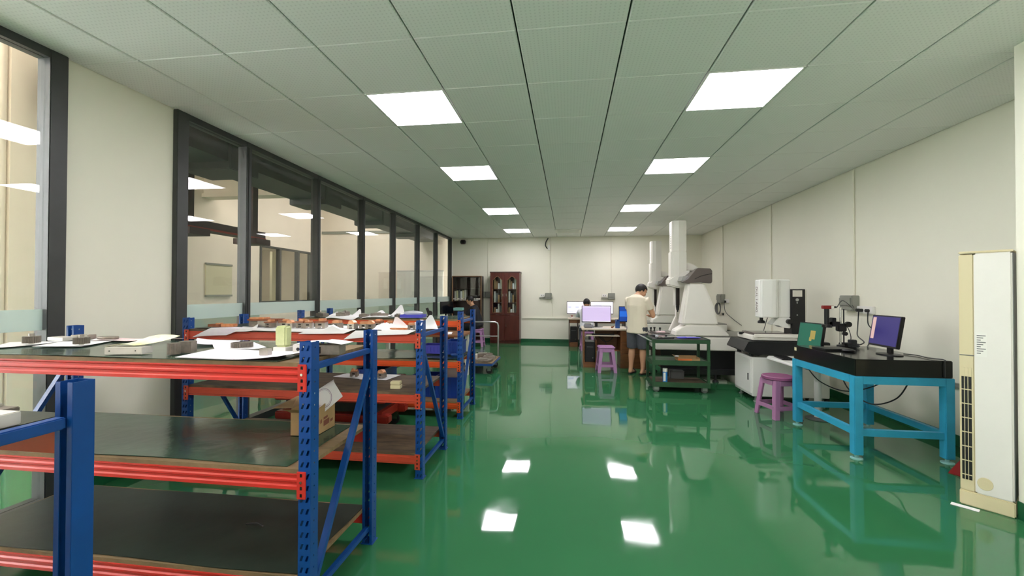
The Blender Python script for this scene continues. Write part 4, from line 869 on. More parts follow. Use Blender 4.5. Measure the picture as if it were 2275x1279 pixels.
def text_mesh(name, s, size, m, parent, M, ext=.0006):
    cu = bpy.data.curves.new(name, 'FONT'); cu.body = s; cu.size = size; cu.align_x = 'CENTER'; cu.align_y = 'CENTER'; cu.extrude = ext
    to = bpy.data.objects.new(name+'_tmp', cu); COL.objects.link(to); bpy.context.view_layer.update()
    me = bpy.data.meshes.new_from_object(to.evaluated_get(bpy.context.evaluated_depsgraph_get())); bpy.data.objects.remove(to); me.name = name
    me.transform(M); me.materials.clear(); me.materials.append(MATS[m]); o = bpy.data.objects.new(name, me); COL.objects.link(o); o.parent = parent; return o
mat('letter', '4a2620', .5)
# lettering runs down the front (room side) face of the head
q = t.location
for i, ch in enumerate('DULIANG'):
    M = Matrix.Translation(Vector((2.5285, 6.05, 1.48-i*.05))-q) @ Matrix.Rotation(-PI/2, 4, 'Z') @ Matrix.Rotation(PI/2, 4, 'X') @ Matrix.Rotation(-PI/2, 4, 'Z')
    text_mesh('letter', ch, .068, 'letter', hd, M)
# white side shelf with monitor, keyboard and mouse
t = thing('side_table', 'small white side shelf on a white post beside the video measuring machine', 'table', (2.75, 5.2, 0))
MB().prism([(2.5,5.70),(2.52,5.0),(2.6,4.97),(3.1,4.97),(3.1,5.79),(2.56,5.79)], 'z', .585, .612).build('table_top', 'white_paint', t, bevel=.004)
MB().cyl((2.80, 5.16, .012), (2.80, 5.16, .585), .035, n=18).build('post', 'plastic_white', t, smooth=True); MB().lathe([(.12,0),(.12,.008),(.05,.02)], (2.80, 5.16)).build('foot', 'cable_grey', t, smooth=True); B(2.62, 2.98, 5.02, 5.3, .57, .585).build('bracket', 'pen_blue', t)
def monitor(label, c, w, h, rz, stand_h, scr, bez='black', tilt=0, base=(.12, .09), group=None):
    t = thing('monitor', label, 'monitor', c, rz, group)
    T = Matrix.Translation((0, 0, stand_h+h/2)) @ Matrix.Rotation(tilt, 4, 'X')
    b_ = B(-w/2, w/2, 0, .03, -h/2, h/2).xf(T).build('housing', bez, t, world=False, bevel=.004)
    B(-w/2+.012, w/2-.012, -.0012, 0, -h/2+.018, h/2-.012).xf(T).build('screen', scr, t, world=False)
    B(-w*.3, w*.3, .03, .05, -h*.3, h*.3).xf(T).build('rear_bulge', bez, t, world=False, bevel=.006)
    B(-.025, .025, .035, .06, .01, stand_h+h*.4).build('stand_neck', bez, t, world=False)
    MB().lathe([(1,0),(1,.008),(.3,.014)], n=24).xf(Matrix.Translation((0, .04, 0)) @ Matrix.Diagonal((base[0], base[1], 1, 1))).build('stand_base', bez, t, world=False, smooth=True)
    t['w'] = w; del t['w']
    return t, T
def overlay(t, T, w, h, rects):
    sc = [c for c in t.children if c.name.startswith('screen')][0]
    for x0, x1, z0, z1, m in rects: MB().add([(x0*w,-.0016,z0*h),(x1*w,-.0016,z0*h),(x1*w,-.0016,z1*h),(x0*w,-.0016,z1*h)], [(0,1,2,3)]).xf(T).build('screen_area', m, sc, world=False)
m1, T1 = monitor('black monitor with a green picture beside the video measuring machine', (2.74, 5.2, .613), .38, .3, -1.42, .17, 'scr_green', tilt=-.16)
overlay(m1, T1, .38, .3, ((.02,.22,-.12,.2,'scr_gold'),(.0,.1,-.2,-.05,'scr_gold')))
def keyboard(label, c, rz, m='black', w=.4):
    t = thing('keyboard', label, 'keyboard', c, rz); B(-w/2, w/2, -.07, .07, 0, .016).build('body', m, t, world=False, bevel=.003)
    for r in range(4):
        k = MB().box(-w/2+.012, w/2-.012, -.056+r*.03, -.032+r*.03, .016, .021).build('key_row', m, t, world=False, bevel=.002)
    return t
keyboard('black keyboard on the white side shelf before the green screen', (2.64, 5.56, .613), 1.45, w=.3)
t = thing('mouse', 'black mouse at the edge of the white side shelf', 'mouse', (2.6, 5.08, .613), .3); MB().ell((0,0,.014),(.03,.05,.016),n=14,m=6).build('shell', 'black', t, world=False, smooth=True); B(-.002,.002,.0,.045,.026,.03).build('wheel', 'cable_grey', t, world=False)
# ------------------------------------------------------------------ plastic stools
def stool(label, c, rz, m='purple', seat=None, s=1.0):
    t = thing('plastic_stool', label, 'stool', c, rz, 'plastic stools')
    H = .46*s; a, b_ = .125*s, .17*s
    for sx in (-1, 1):
        for sy in (-1, 1):
            mb = MB()
            def L(f, w): x, y = sx*(b_+(a-b_)*f), sy*(b_+(a-b_)*f); return [(x, y), (x-sx*w, y), (x-sx*w, y-sy*.02), (x-sx*.02, y-sy*.02), (x-sx*.02, y-sy*w), (x, y-sy*w)]
            z0, z1 = .0, H-.04; p0, p1 = L(0, .055*s), L(1, .06*s); n = 6
            mb.add([(p[0], p[1], z0) for p in p0]+[(p[0], p[1], z1) for p in p1], [tuple(range(n)), tuple(range(2*n-1, n-1, -1))]+[(i, i+n, (i+1) % n+n, (i+1) % n) for i in range(n)])
            mb.build('leg', m, t, world=False, bevel=.003)
    for k in range(4):
        R4 = Matrix.Rotation(k*PI/2, 4, 'Z')
        f = .27; w = b_+(a-b_)*f
        B(-w+.03, w-.03, -w, -w+.014, .10*s, .145*s).xf(R4).build('rung', m, t, world=False, bevel=.003)
        B(-a+.045, a-.045, -a-.012, -a+.006, H-.1, H-.04).xf(R4).build('apron', m, t, world=False, bevel=.004)
    if seat == 'round': MB().lathe([(.15*s,H-.045),(.165*s,H-.035),(.165*s,H-.01),(.155*s,H-.002),(.13*s,H-.006),(.0,H-.006)], n=28).build('seat', 'mauve_seat', t, world=False, smooth=True)
    else: B(-a-.018, a+.018, -a-.018, a+.018, H-.042, H).build('seat', m, t, world=False, bevel=.016, seg=3)
    return t
stool('lilac plastic stool in front of the desk with the lilac screen', (.68, 7.72, 0), .08, 'purple')
stool('mauve plastic stool with a darker round seat beside the blue steel table', (2.41, 5.22, 0), .25, 'mauve', 'round', 1.02)
# ------------------------------------------------------------------ blue steel table with granite plate
t = thing('steel_table', 'bright blue welded steel table carrying the black granite plate', 'table', (2.78, 4.43, 0))
tx0, tx1, ty0, ty1 = 2.42, 3.18, 3.93, 4.93; k = .07
for x in (tx0, tx1-k):
    for y in (ty0, ty1-k):
        lg = B(x, x+k, y, y+k, .04, .71).build('leg', 'cyan', t, bevel=.004); MB().cyl((x+k/2, y+k/2, .012), (x+k/2, y+k/2, .04), .016).lathe([(.045,0),(.045,.01),(.03,.014)], (x+k/2, y+k/2)).build('levelling_foot', 'teal', lg)
for y in (ty0, ty1-k): B(tx0+k, tx1-k, y, y+k, .645, .71).build('top_rail', 'cyan', t); B(tx0+k, tx1-k, y+.015, y+k-.015, .20, .255).build('lower_rail', 'cyan', t)
for x in (tx0, tx1-k): B(x, x+k, ty0+k, ty1-k, .645, .71).build('top_rail', 'cyan', t); B(x+.015, x+k-.015, ty0+k, ty1-k, .20, .255).build('lower_rail', 'cyan', t)
t = thing('granite_plate', 'thick black granite surface plate on the blue steel table', 'surface plate', (2.78, 4.43, .711)); B(2.43, 3.17, 3.935, 4.92, .711, .855).build('slab', 'granite', t, bevel=.006); B(2.4285, 2.43, 4.86, 4.9, .80, .835).build('sticker', 'cream', t)
zg = .8555
t = thing('granite_tablet', 'thin black plate lying on the granite surface plate', 'plate', (2.62, 4.56, zg), .12); B(-.15,.13,-.1,.1,0,.02).build('plate', 'black', t, world=False, bevel=.005)
t = thing('camera_stand', 'black microscope stand with a red camera on the granite plate', 'microscope', (2.78, 4.72, zg), 0)
MB().lathe([(.035,0),(.035,.03),(.02,.035)]).build('base', 'black', t, world=False, smooth=True)
MB().cyl((0,0,.03),(0,0,.42),.009).build('pole', 'chrome', t, world=False, smooth=True); MB().cyl((.03,0,.03),(.03,0,.40),.006).build('pole', 'black', t, world=False, smooth=True)
B(-.035,.045,-.03,.03,.17,.25).build('clamp', 'black', t, world=False, bevel=.008); MB().cyl((.05,-.02,.245),(.05,-.05,.245),.028,n=16).build('focus_knob', 'black', t, world=False, smooth=True); MB().cyl((.02,-.02,.15),(.02,-.05,.15),.02,n=16).build('focus_knob', 'black', t, world=False, smooth=True)
B(-.09,-.02,-.025,.025,.23,.27).build('arm', 'black', t, world=False, bevel=.004); B(-.09,-.055,-.03,.03,.22,.31).build('bracket', 'black', t, world=False, bevel=.004)
MB().cyl((-.13,0,.24),(-.13,0,.40),.022,n=16).cyl((-.13,0,.21),(-.13,0,.24),.045,n=18).build('lens_tube', 'black', t, world=False, smooth=True)
B(-.17,-.07,-.025,.025,.40,.435).build('camera_body', 'redbase', t, world=False, bevel=.004); B(-.1,-.075,-.026,-.0255,.402,.432).build('camera_label', 'plastic_white', t, world=False); MB().cyl((-.07,0,.418),(-.04,0,.418),.01).build('plug', 'black', t, world=False)
m2, T2 = monitor('black monitor with a purple picture and side menu on the granite plate', (2.88, 4.27, zg), .38, .29, -1.62, .07, 'scr_purple', tilt=-.16, base=(.12,.085))
overlay(m2, T2, .38, .29, ((-.45,-.33,-.28,.42,'scr_side'),))
t = thing('mouse', 'black mouse beside the purple screen monitor on the granite plate', 'mouse', (2.66, 4.40, zg), .9); MB().ell((0,0,.014),(.03,.055,.016),n=14,m=6).build('shell', 'black', t, world=False, smooth=True); B(-.002,.002,.0,.045,.026,.03).build('wheel', 'cable_grey', t, world=False)
t = thing('power_adapter', 'heap of black adapters and coiled leads at the stand foot', 'adapter', (2.9, 4.78, zg), .2); B(-.09,.0,-.04,.04,0,.05).build('adapter', 'black', t, world=False, bevel=.006); B(.0,.06,-.03,.03,0,.08).build('adapter', 'cable', t, world=False, bevel=.006)
MB().tube([(.05*math.cos(a*.6)*(1+.1*math.sin(a))-.01, -.06+.04*math.sin(a*.6), .008+.0015*a) for a in range(28)], .005, n=6).build('coil', 'cable', t, world=False, smooth=True)
def cable(label, pts, r=.006, m='cable', name='cable'):
    # Catmull-Rom through the points
    P = [Vector(p) for p in pts]; out = []
    for i in range(len(P)-1):
        a, b_, c, d = P[max(i-1,0)], P[i], P[i+1], P[min(i+2,len(P)-1)]
        for j in range(8):
            u = j/8; out.append(.5*((2*b_)+(-a+c)*u+(2*a-5*b_+4*c-d)*u*u+(-a+3*b_-3*c+d)*u**3))
    out.append(P[-1]); return tag(MB().tube(out, r, n=6).build(name, m, smooth=True), label, 'cable')
XW = XR-.012
cable('thick black lead dropping straight from the white socket to the granite plate', [(XW-.03, 5.53, 1.22), (XW-.035, 5.52, 1.05), (XW-.1, 5.3, .96), (3.12, 4.85, .875), (3.02, 4.7, zg+.008)])
cable('black lead looping from the paired plugs behind the red camera', [(XW-.03, 5.69, 1.22), (XW-.05, 5.68, 1.0), (3.3, 5.3, .93), (3.1, 4.88, .90), (2.99, 4.82, .87)])
cable('thin black lead running from the red camera up to the grey switch box', [(2.748, 4.72, zg+.418), (2.84, 4.78, 1.34), (3.2, 5.2, 1.24), (XW-.05, 5.78, 1.27)], .004)
cable('thin lead trailing from the camera stand down to the adapters', [(2.82, 4.735, 1.1), (2.9, 4.8, 1.05), (2.95, 4.84, .95), (2.93, 4.84, .88)], .004)
cable('black lead lying along the granite plate edge and over its corner', [(3.06, 4.3, zg+.006), (3.1, 4.2, zg+.008), (3.07, 4.05, zg+.007), (3.12, 3.96, zg+.007), (3.10, 3.925, .84), (3.10, 3.924, .72)], .004)
cable('dark leads hanging in a long loop under the blue table', [(2.5, 4.8, .64), (2.6, 4.75, .5), (2.75, 4.6, .44), (2.95, 4.5, .52), (3.05, 4.45, .64)], .006)
cable('dark lead hanging in a deep loop under the blue table', [(2.7, 4.6, .64), (2.72, 4.5, .48), (2.82, 4.35, .38), (3.0, 4.3, .45), (3.08, 4.25, .64)], .006)
t = thing('socket_strip', 'black socket strip hung beneath the blue table top', 'socket', (2.75, 4.55, .6)); B(2.58, 2.95, 4.5, 4.56, .655, .7).build('strip', 'black', t, bevel=.004); B(2.7, 2.74, 4.49, 4.55, .6, .655).build('plug', 'black', t); B(2.82, 2.86, 4.49, 4.55, .61, .655).build('plug', 'black', t)
# ------------------------------------------------------------------ slim floor-standing air conditioner
t = thing('air_conditioner', 'tall cream and white floor-standing air conditioner in the wall recess', 'air conditioner', (2.715, 3.135, 0), -PI*.26)
# local x runs along the front from the grille side to the wall corner, local -y faces the room
Hc = 1.70
B(-.125, .12, 0, .3, .0, .095).build('plinth', 'ac_cream', t, world=False, bevel=.006)
B(-.052, .115, .0, .3, .095, Hc-.015).build('front_panel', 'ac_white', t, world=False, bevel=.008)
B(-.122, -.052, .008, .3, .095, Hc-.02).build('side_panel', 'ac_cream', t, world=False, bevel=.006)
B(-.122, .12, .0, .3, Hc-.015, Hc).build('top_cap', 'ac_cream', t, world=False, bevel=.004)
B(.1152, .119, .01, .3, .1, Hc-.02).build('edge_shade_strip', 'cable_grey', t, world=False)  # grey strip drawn for the shaded gap at the wall corner
g = B(-.112, -.066, .0065, .008, .17, .92).build('grille_recess', 'black', t, world=False)
for i in range(8): B(-.112, -.066, .003, .0065, .2+i*.095, .206+i*.095).build('grille_bar', 'ac_cream', g, world=False)
for x in (-.098, -.082): B(x-.0015, x+.0015, .002, .0065, .17, .92).build('grille_bar', 'ac_cream', g, world=False)
B(-.112, -.066, .0045, .0065, .86, .92).build('grille_top', 'ac_cream', g, world=False)
B(-.12, -.053, .0055, .008, 1.0, 1.006).build('panel_seam', 'cable_grey', t, world=False)
lb = B(-.045, .005, -.0008, 0, 1.0, 1.16).build('rating_label', 'plastic_white', t, world=False)
for i in range(9): B(-.04, -.04+.018+.022*((i*7) % 3)/2, -.0013, -.0008, 1.02+i*.0145, 1.026+i*.0145).build('label_line', 'cable_grey', lb, world=False)
em = MB().lathe([(.034,0),(.036,.002),(.034,.004),(.026,.004)], n=24).xf(Matrix.Translation((-.008, -.0002, .17)) @ Matrix.Rotation(PI/2, 4, 'X') @ Matrix.Diagonal((1, 1.15, 1, 1))).build('emblem_ring', 'ac_cream', t, world=False, smooth=True)
B(-.024, .008, -.005, -.0005, .175, .19).build('emblem_bar', 'ac_cream', em, world=False, bevel=.002); MB().lathe([(.018,0),(.018,.005)], n=18).xf(Matrix.Translation((-.008, -.0002, .157)) @ Matrix.Rotation(PI/2, 4, 'X') @ Matrix.Diagonal((1,.6,1,1))).build('emblem_oval', 'ac_cream', em, world=False)
t = thing('red_dustpan', 'dark red plastic dustpan tucked behind the air conditioner', 'dustpan', (3.16, 3.72, 0), .5); MB().prism([(-.15,0),(.1,0),(.1,.08),(.07,.09)], 'y', -.12, .12).build('pan', 'redbase', t, world=False, bevel=.006); MB().cyl((.08,0,.07),(.16,0,.3),.012).build('handle', 'redbase', t, world=False)
p = on_plane(2150, 1122, 0)
t = thing('paper_scrap', 'white card scrap under the air conditioner plinth', 'paper', (2.615, 3.19, .001), -.8); B(-.05,.08,-.04,.004,0,.003).build('card', 'paper', t, world=False)
# ------------------------------------------------------------------ cabinets at the back wall
t = thing('wall_cabinet', 'red-brown wooden cabinet with two arched glass doors', 'cabinet', (-1.74, 11.7, 0))
x0, x1, y0, y1, H = -2.15, -1.33, 11.5, 11.91, 1.965
MB().box(x0, x0+.025, y0, y1, 0, H).box(x1-.025, x1, y0, y1, 0, H).box(x0+.025, x1-.025, y1-.015, y1, 0, H).box(x0+.025, x1-.025, y0, y1-.015, H-.03, H).box(x0+.025, x1-.025, y0+.02, y1-.015, 0, .08).box(x0+.025, x1-.025, y0+.02, y1-.015, .76, .79).build('carcass', 'wood_red', t)
B(x0-.015, x1+.015, y0-.015, y1+.01, H, H+.03).build('cornice', 'wood_dark', t, bevel=.006)
for z in (1.12, 1.5): B(x0+.025, x1-.025, y0+.04, y1-.015, z, z+.018).build('shelf', 'wood_red', t)
xm = (x0+x1)/2
for a, b_ in ((x0+.003, xm-.003), (xm+.003, x1-.003)):
    w2 = (b_-a)/2; cx = (a+b_)/2
    g0, g1 = cx-.13, cx+.13
    arch = [(g0,.86),(g1,.86),(g1,1.76),(cx+.09,1.79),(cx+.06,1.83),(cx,1.87),(cx-.06,1.83),(cx-.09,1.79),(g0,1.76)]
    d = MB(); yd = y0-.018
    out = [(a,.8),(b_,.8),(b_,H-.005),(a,H-.005)]
    # door frame as strips round the arched opening
    d.box(a, g0, yd, y0, .8, H-.005).box(g1, b_, yd, y0, .8, H-.005).box(g0, g1, yd, y0, .8, .86)
    top = arch[2:]; 
    for i in range(len(top)-1):
        p, q = top[i], top[i+1]; d.add([(p[0],yd,p[1]),(q[0],yd,q[1]),(q[0],yd,H-.005),(p[0],yd,H-.005),(p[0],y0,p[1]),(q[0],y0,q[1]),(q[0],y0,H-.005),(p[0],y0,H-.005)], [(0,1,2,3),(7,6,5,4),(0,4,5,1),(3,2,6,7)])
    dr = d.build('glass_door', 'wood_red', t)
    MB().prism(arch, 'y', y0-.008, y0-.004).build('pane', 'glass_thin', dr)
    MB().tube([(p[0], yd-.002, p[1]) for p in arch+[arch[0]]], .005, n=6).build('gilt_edge', 'wood_edge', dr)
    hx = xm-.045 if a < xm-.2 else xm+.045
    MB().tube([(hx, yd, 1.30), (hx, yd-.025, 1.31), (hx, yd-.025, 1.38), (hx, yd, 1.39)], .008).build('handle', 'chrome', dr, smooth=True)
    ld = B(a, b_, yd, y0, .085, .79).build('lower_door', 'wood_red', t, bevel=.003); B(a+.05, b_-.05, yd-.004, yd, .14, .73).build('door_panel', 'wood_red', ld, bevel=.003)
    if a > xm-.2: MB().tube([(hx, yd, .46), (hx, yd-.025, .47), (hx, yd-.025, .54), (hx, yd, .55)], .008).build('handle', 'chrome', ld, smooth=True)
    for z, k in ((.79, 4), (1.138, 3), (1.518, 4)):
        for i in range(k):
            c = ('card', 'steel_white', 'wood_edge', 'cable_grey', 'paper')[(i*2+int(z*10)) % 5]; bx = cx-.11+i*.055; hh = .16+.05*((i*3+int(z*7)) % 4)
            tb = B(bx, bx+.042, y0+.08, y0+.3, z+.0005, z+hh).build('file_binder', c); tag(tb, 'upright %s file binder behind the %s arched glass door on shelf %s' % ({'card':'tan','steel_white':'pale','wood_edge':'brown','cable_grey':'grey','paper':'white'}[c], 'wall-side' if a < xm-.2 else 'room-side', {.79:'one',1.138:'two',1.518:'three'}[z]), 'binder', 'binders in the red-brown cabinet')
t = thing('display_cabinet', 'dark brown bookcase with sliding glass upper doors in the corner', 'cabinet', (-2.8, 11.75, 0))
x0, x1, y0, y1, H = -3.26, -2.42, 11.56, 11.9, 1.88
MB().box(x0, x0+.03, y0, y1, 0, H).box(x1-.03, x1, y0, y1, 0, H).box(x0+.03, x1-.03, y1-.015, y1, 0, H).box(x0+.03, x1-.03, y0, y1-.015, H-.03, H).box(x0+.03, x1-.03, y0+.02, y1-.015, 0, .08).build('carcass', 'wood_dark', t)
for z in (.62, 1.16, 1.52): B(x0+.03, x1-.03, y0+.02, y1-.015, z, z+.02).build('shelf', 'wood_dark', t)
rl = B(x0+.03, x1-.03, y0, y0+.02, 1.215, 1.25).build('pale_rail', 'steel_white', t)
for i in range(6): B(x0+.1+i*.11, x0+.15+i*.11, y0-.001, y0+.001, 1.225, 1.24).build('rail_slot', 'black', rl)
MB().box(x0-.006, x0+.012, y0-.006, y0, 0, H).box(x1-.012, x1+.006, y0-.006, y0, 0, H).box(x0, x1, y0-.006, y0, H-.012, H+.004).build('edge_trim', 'wood_edge', t)
for a, b_ in ((x0+.04, x0+.42),): B(a, b_, y0+.004, y0+.008, 1.26, H-.04).build('sliding_pane', 'glass_thin', t)
B(x0+.42, x1-.04, y0+.012, y0+.016, 1.26, H-.04).build('sliding_pane', 'glass_thin', t)
for a, b_ in ((x0+.032, (x0+x1)/2-.002), ((x0+x1)/2+.002, x1-.032)): B(a, b_, y0-.0, y0+.018, .085, .61).build('lower_door', 'wood_dark', t, bevel=.003)
for i in range(6):
    c = ('steel_white', 'cream', 'cable_grey', 'paper', 'cream', 'steel_white')[i]
    tag(B(x0+.05+i*.058, x0+.095+i*.058, y0+.07, y0+.26, 1.1805, 1.1805+.27+.02*(i % 3)).build('file_binder', c), 'upright %s binder behind the corner bookcase glass, %s from the glass partition' % ({'steel_white':'pale grey','cream':'cream','cable_grey':'dark grey','paper':'white'}[c], ('first','second','third','fourth','fifth','sixth')[i]), 'binder', 'binders in the corner bookcase')
tag(B(x0+.48, x0+.74, y0+.08, y0+.28, 1.1805, 1.21).build('paper_stack', 'paper'), 'flat stack of white paper in the corner bookcase', 'paper')
# ------------------------------------------------------------------ desks
def tower(label, c, rz=0, h=.4, m='black'):
    t = thing('computer_tower', label, 'computer', c, rz); B(-.09,.09,-.2,.2,0,h).build('case', m, t, world=False, bevel=.008); B(-.075,.075,-.206,-.2,.05,h-.02).build('front_panel', 'rubber', t, world=False, bevel=.003); B(-.06,.06,-.208,-.206,h-.1,h-.09).build('drive_slot', 'cable_grey', t, world=False); MB().cyl((.05,-.206,.08),(.05,-.209,.08),.008,n=10).build('power_button', 'chrome', t, world=False)
    return t
t = thing('office_desk', 'wooden computer desk with a pale top and brown drawers beside the standing man', 'desk', (.85, 8.35, 0))
B(.26, 1.46, 8.03, 8.67, .71, .74).build('desk_top', 'desk_top', t, bevel=.005)
B(.29, .315, 8.07, 8.63, 0, .71).build('side_panel', 'wood_brown', t); B(.52, .54, 8.1, 8.63, .0, .52).build('inner_panel', 'wood_brown', t); B(.315, .52, 8.07, 8.63, 0, .1).build('tower_plinth', 'wood_brown', t)
B(.54, .98, 8.6, 8.62, .25, .71).build('back_panel', 'wood_brown', t); B(.54, .98, 8.2, 8.55, .3, .32).build('low_shelf', 'wood_brown', t)
B(.34, .96, 8.0, 8.35, .6, .615).build('keyboard_tray', 'desk_top', t, bevel=.003)
pd = B(.98, 1.44, 8.08, 8.63, 0, .71).build('drawer_pedestal', 'wood_brown', t)
for i in range(3): B(1.0, 1.42, 8.06, 8.08, .08+i*.21, .27+i*.21).build('drawer_front', 'wood_brown', pd, bevel=.003)
tower('black computer tower in the left bay of the desk beside the standing man', (.418, 8.31, .101), h=.38)
keyboard('black keyboard on the pull-out tray of the desk beside the standing man', (.66, 8.12, .616), 0, w=.42)
m3_, T3 = monitor('large black monitor with a lilac blank screen on the front desk', (.555, 8.38, .741), .57, .33, 0, .09, 'scr_lilac', base=(.13,.1))
overlay(m3_, T3, .57, .33, ((-.47,.47,-.44,-.41,'scr_white'),(-.47,.47,.42,.445,'scr_white')))
m4_, T4 = monitor('monitor with a deep blue wallpaper half hidden by the standing man', (1.22, 8.42, .741), .46, .31, 0, .1, 'scr_blue2', 'black', base=(.12,.09))
overlay(m4_, T4, .46, .31, ((-.47,.47,-.15,.2,'scr_blue'),))
t = thing('pen_holder', 'square blue pen holder between the two front desk monitors', 'pen holder', (.94, 8.22, .741)); MB().box(-.04,.04,-.035,.035,0,.004).box(-.04,.04,-.035,-.031,.004,.13).box(-.04,.04,.031,.035,.004,.16).box(-.04,-.036,-.031,.031,.004,.16).box(.036,.04,-.031,.031,.004,.16).build('cup', 'pen_blue', t, world=False)
for i, x in enumerate((-.015, .01)): MB().cyl((x, 0, .006), (x*1.6, .01, .19), .004, n=8).build('pen', ('plastic_white', 'blue')[i], t, world=False)
t = thing('tissue', 'crumpled white tissue on the front desk by the standing man', 'tissue', (1.2, 8.17, .741)); MB().ell((0,0,.03),(.05,.04,.03),n=9,m=6).build('tissue', 'paper', t, world=False); B(-.08,.06,-.07,-.02,0,.004).build('sheet', 'paper', t, world=False)
t = thing('desk_phone', 'grey desk telephone left of the lilac screen stand', 'telephone', (.4, 8.22, .741), .1); MB().prism([(-.07,0),(.07,0),(.07,.055),(-.07,.025)], 'x', -.09, .09).build('body', 'cable_grey', t, world=False, bevel=.005); MB().tube([(-.08,.03,.06),(-.07,.03,.075),(.03,.03,.075),(.05,.03,.06)], .014).build('handset', 'grey_box', t, world=False, smooth=True)
t = thing('note_pad', 'white note pad lying before the lilac screen', 'paper', (.62, 8.12, .741)); B(-.16,.14,-.03,.05,0,.006).build('pad', 'paper', t, world=False)
t = thing('small_figurine', 'small brown trinket beside the lilac screen stand', 'trinket', (.84, 8.2, .741)); MB().ell((0,0,.018),(.025,.02,.018),n=10,m=6).ell((.02,0,.03),(.014,.014,.014),n=8,m=5).build('trinket', 'wood_brown', t, world=False, smooth=True)
t = thing('power_strip', 'white power strip on the low shelf under the front desk', 'socket', (.78, 8.35, .3205)); B(-.1,.1,-.03,.03,0,.03).build('strip', 'plastic_white', t, world=False, bevel=.004); B(-.03,.0,-.02,.02,.03,.06).build('plug', 'black', t, world=False)
cable('black leads tangled behind the stool under the front desk', [(.75, 8.35, .385), (.7, 8.4, .5), (.6, 8.5, .56), (.72, 8.5, .45), (.85, 8.45, .5), (.9, 8.52, .64)], .005)
t = thing('office_desk', 'dark wooden computer desk against the back wall under two white screens', 'desk', (.75, 11.4, 0))
B(.0, 1.5, 11.06, 11.7, .71, .74).build('desk_top', 'desk_top', t, bevel=.004); B(.02, .045, 11.1, 11.66, 0, .71).build('side_panel', 'wood_dark', t); B(.25, .27, 11.1, 11.66, 0, .71).build('inner_panel', 'wood_dark', t); B(.045, .25, 11.1, 11.66, 0, .11).build('tower_plinth', 'wood_brown', t); B(1.45, 1.475, 11.1, 11.66, 0, .71).build('side_panel', 'wood_dark', t); B(.045, 1.45, 11.1, 11.12, .62, .71).build('apron', 'wood_brown', t)
tower('black computer tower in the bay of the back wall desk', (.148, 11.36, .111), h=.4)
m5_, T5 = monitor('white-screened monitor with small blue blocks on the back wall desk', (.27, 11.45, .741), .6, .34, 0, .1, 'scr_white', 'black'); overlay(m5_, T5, .6, .34, ((-.44,-.3,.0,.1,'scr_mark'),(-.12,.04,.0,.1,'scr_mark'),(-.44,-.2,-.35,-.3,'scr_mark'),(-.1,.1,-.38,-.33,'scr_mark')))
m6_, T6 = monitor('white-screened monitor with thin lines on the back wall desk beside the seated head', (.9, 11.45, .741), .6, .34, 0, .1, 'scr_white', 'black'); overlay(m6_, T6, .6, .34, ((-.3,.4,.34,.36,'scr_mark'),(-.35,.0,.2,.24,'scr_mark')))
keyboard('pale keyboard on the back wall desk', (.3, 11.16, .741), 0, 'steel_white', .4)
t = thing('tape_dispenser', 'small reddish box of tools under the left white screen', 'box', (.1, 11.28, .741)); B(-.05,.07,-.04,.04,0,.04).build('box', 'steel_white', t, world=False, bevel=.003); B(-.02,.03,-.02,.02,.04,.07).build('spool', 'redbase', t, world=False, bevel=.004)
# left desk for the seated man in black
t = thing('office_desk', 'dark wooden desk by the glass partition where the man in black sits', 'desk', (-3.0, 10.8, 0))
B(-3.28, -2.66, 10.2, 11.4, .71, .74).build('desk_top', 'wood_dark', t, bevel=.004)
for y in (10.22, 11.36): B(-3.26, -2.68, y, y+.022, 0, .71).build('side_panel', 'wood_dark', t)
B(-3.26, -3.24, 10.24, 11.36, .3, .71).build('back_panel', 'wood_dark', t)
monitor('dark monitor turned edge-on at the glass partition desk', (-3.09, 10.5, .741), .5, .32, 1.15, .12, 'screen_off', 'black')
t = thing('equipment_box', 'teal-topped dark instrument box on the glass partition desk', 'box', (-2.74, 10.33, .741)); B(-.1,.1,-.1,.1,0,.22).build('case', 'black', t, world=False, bevel=.005); B(-.11,.11,-.11,.11,.22,.29).build('teal_lid', 'teal', t, world=False, bevel=.006)
tag(B(-2.95, -2.75, 10.85, 11.1, .7405, .76).build('paper_stack', 'paper'), 'stack of white papers before the man in black', 'paper')
# ------------------------------------------------------------------ platform trolley
t = thing('platform_trolley', 'platform trolley with a tubular push handle and blue deck frame', 'trolley', (-1.55, 7.5, 0))
B(-1.9, -1.28, 7.08, 7.95, .15, .19).build('deck_frame', 'pen_blue', t, bevel=.006); B(-1.89, -1.29, 7.09, 7.94, .19, .2).build('deck', 'board', t)
hb = [(-1.86, 7.9, .2), (-1.86, 7.9, .78), (-1.845, 7.9, .83), (-1.80, 7.9, .85), (-1.38, 7.9, .85), (-1.335, 7.9, .83), (-1.32, 7.9, .78), (-1.32, 7.9, .2)]
MB().tube(hb, .015, n=10).build('push_handle', 'alu', t, smooth=True); MB().tube([(-1.86, 7.9, .58), (-1.32, 7.9, .58)], .01).build('handle_bar', 'alu', t, smooth=True)
for x in (-1.83, -1.36):
    for y in (7.2, 7.82):
        f = MB().box(x-.03, x+.03, y-.025, y-.018, .05, .15).box(x-.03, x+.03, y+.018, y+.025, .05, .15).build('caster_fork', 'alu', t); MB().cyl((x, y-.016, .055), (x, y+.016, .055), .055, n=18).build('wheel', 'rubber', f, smooth=True)
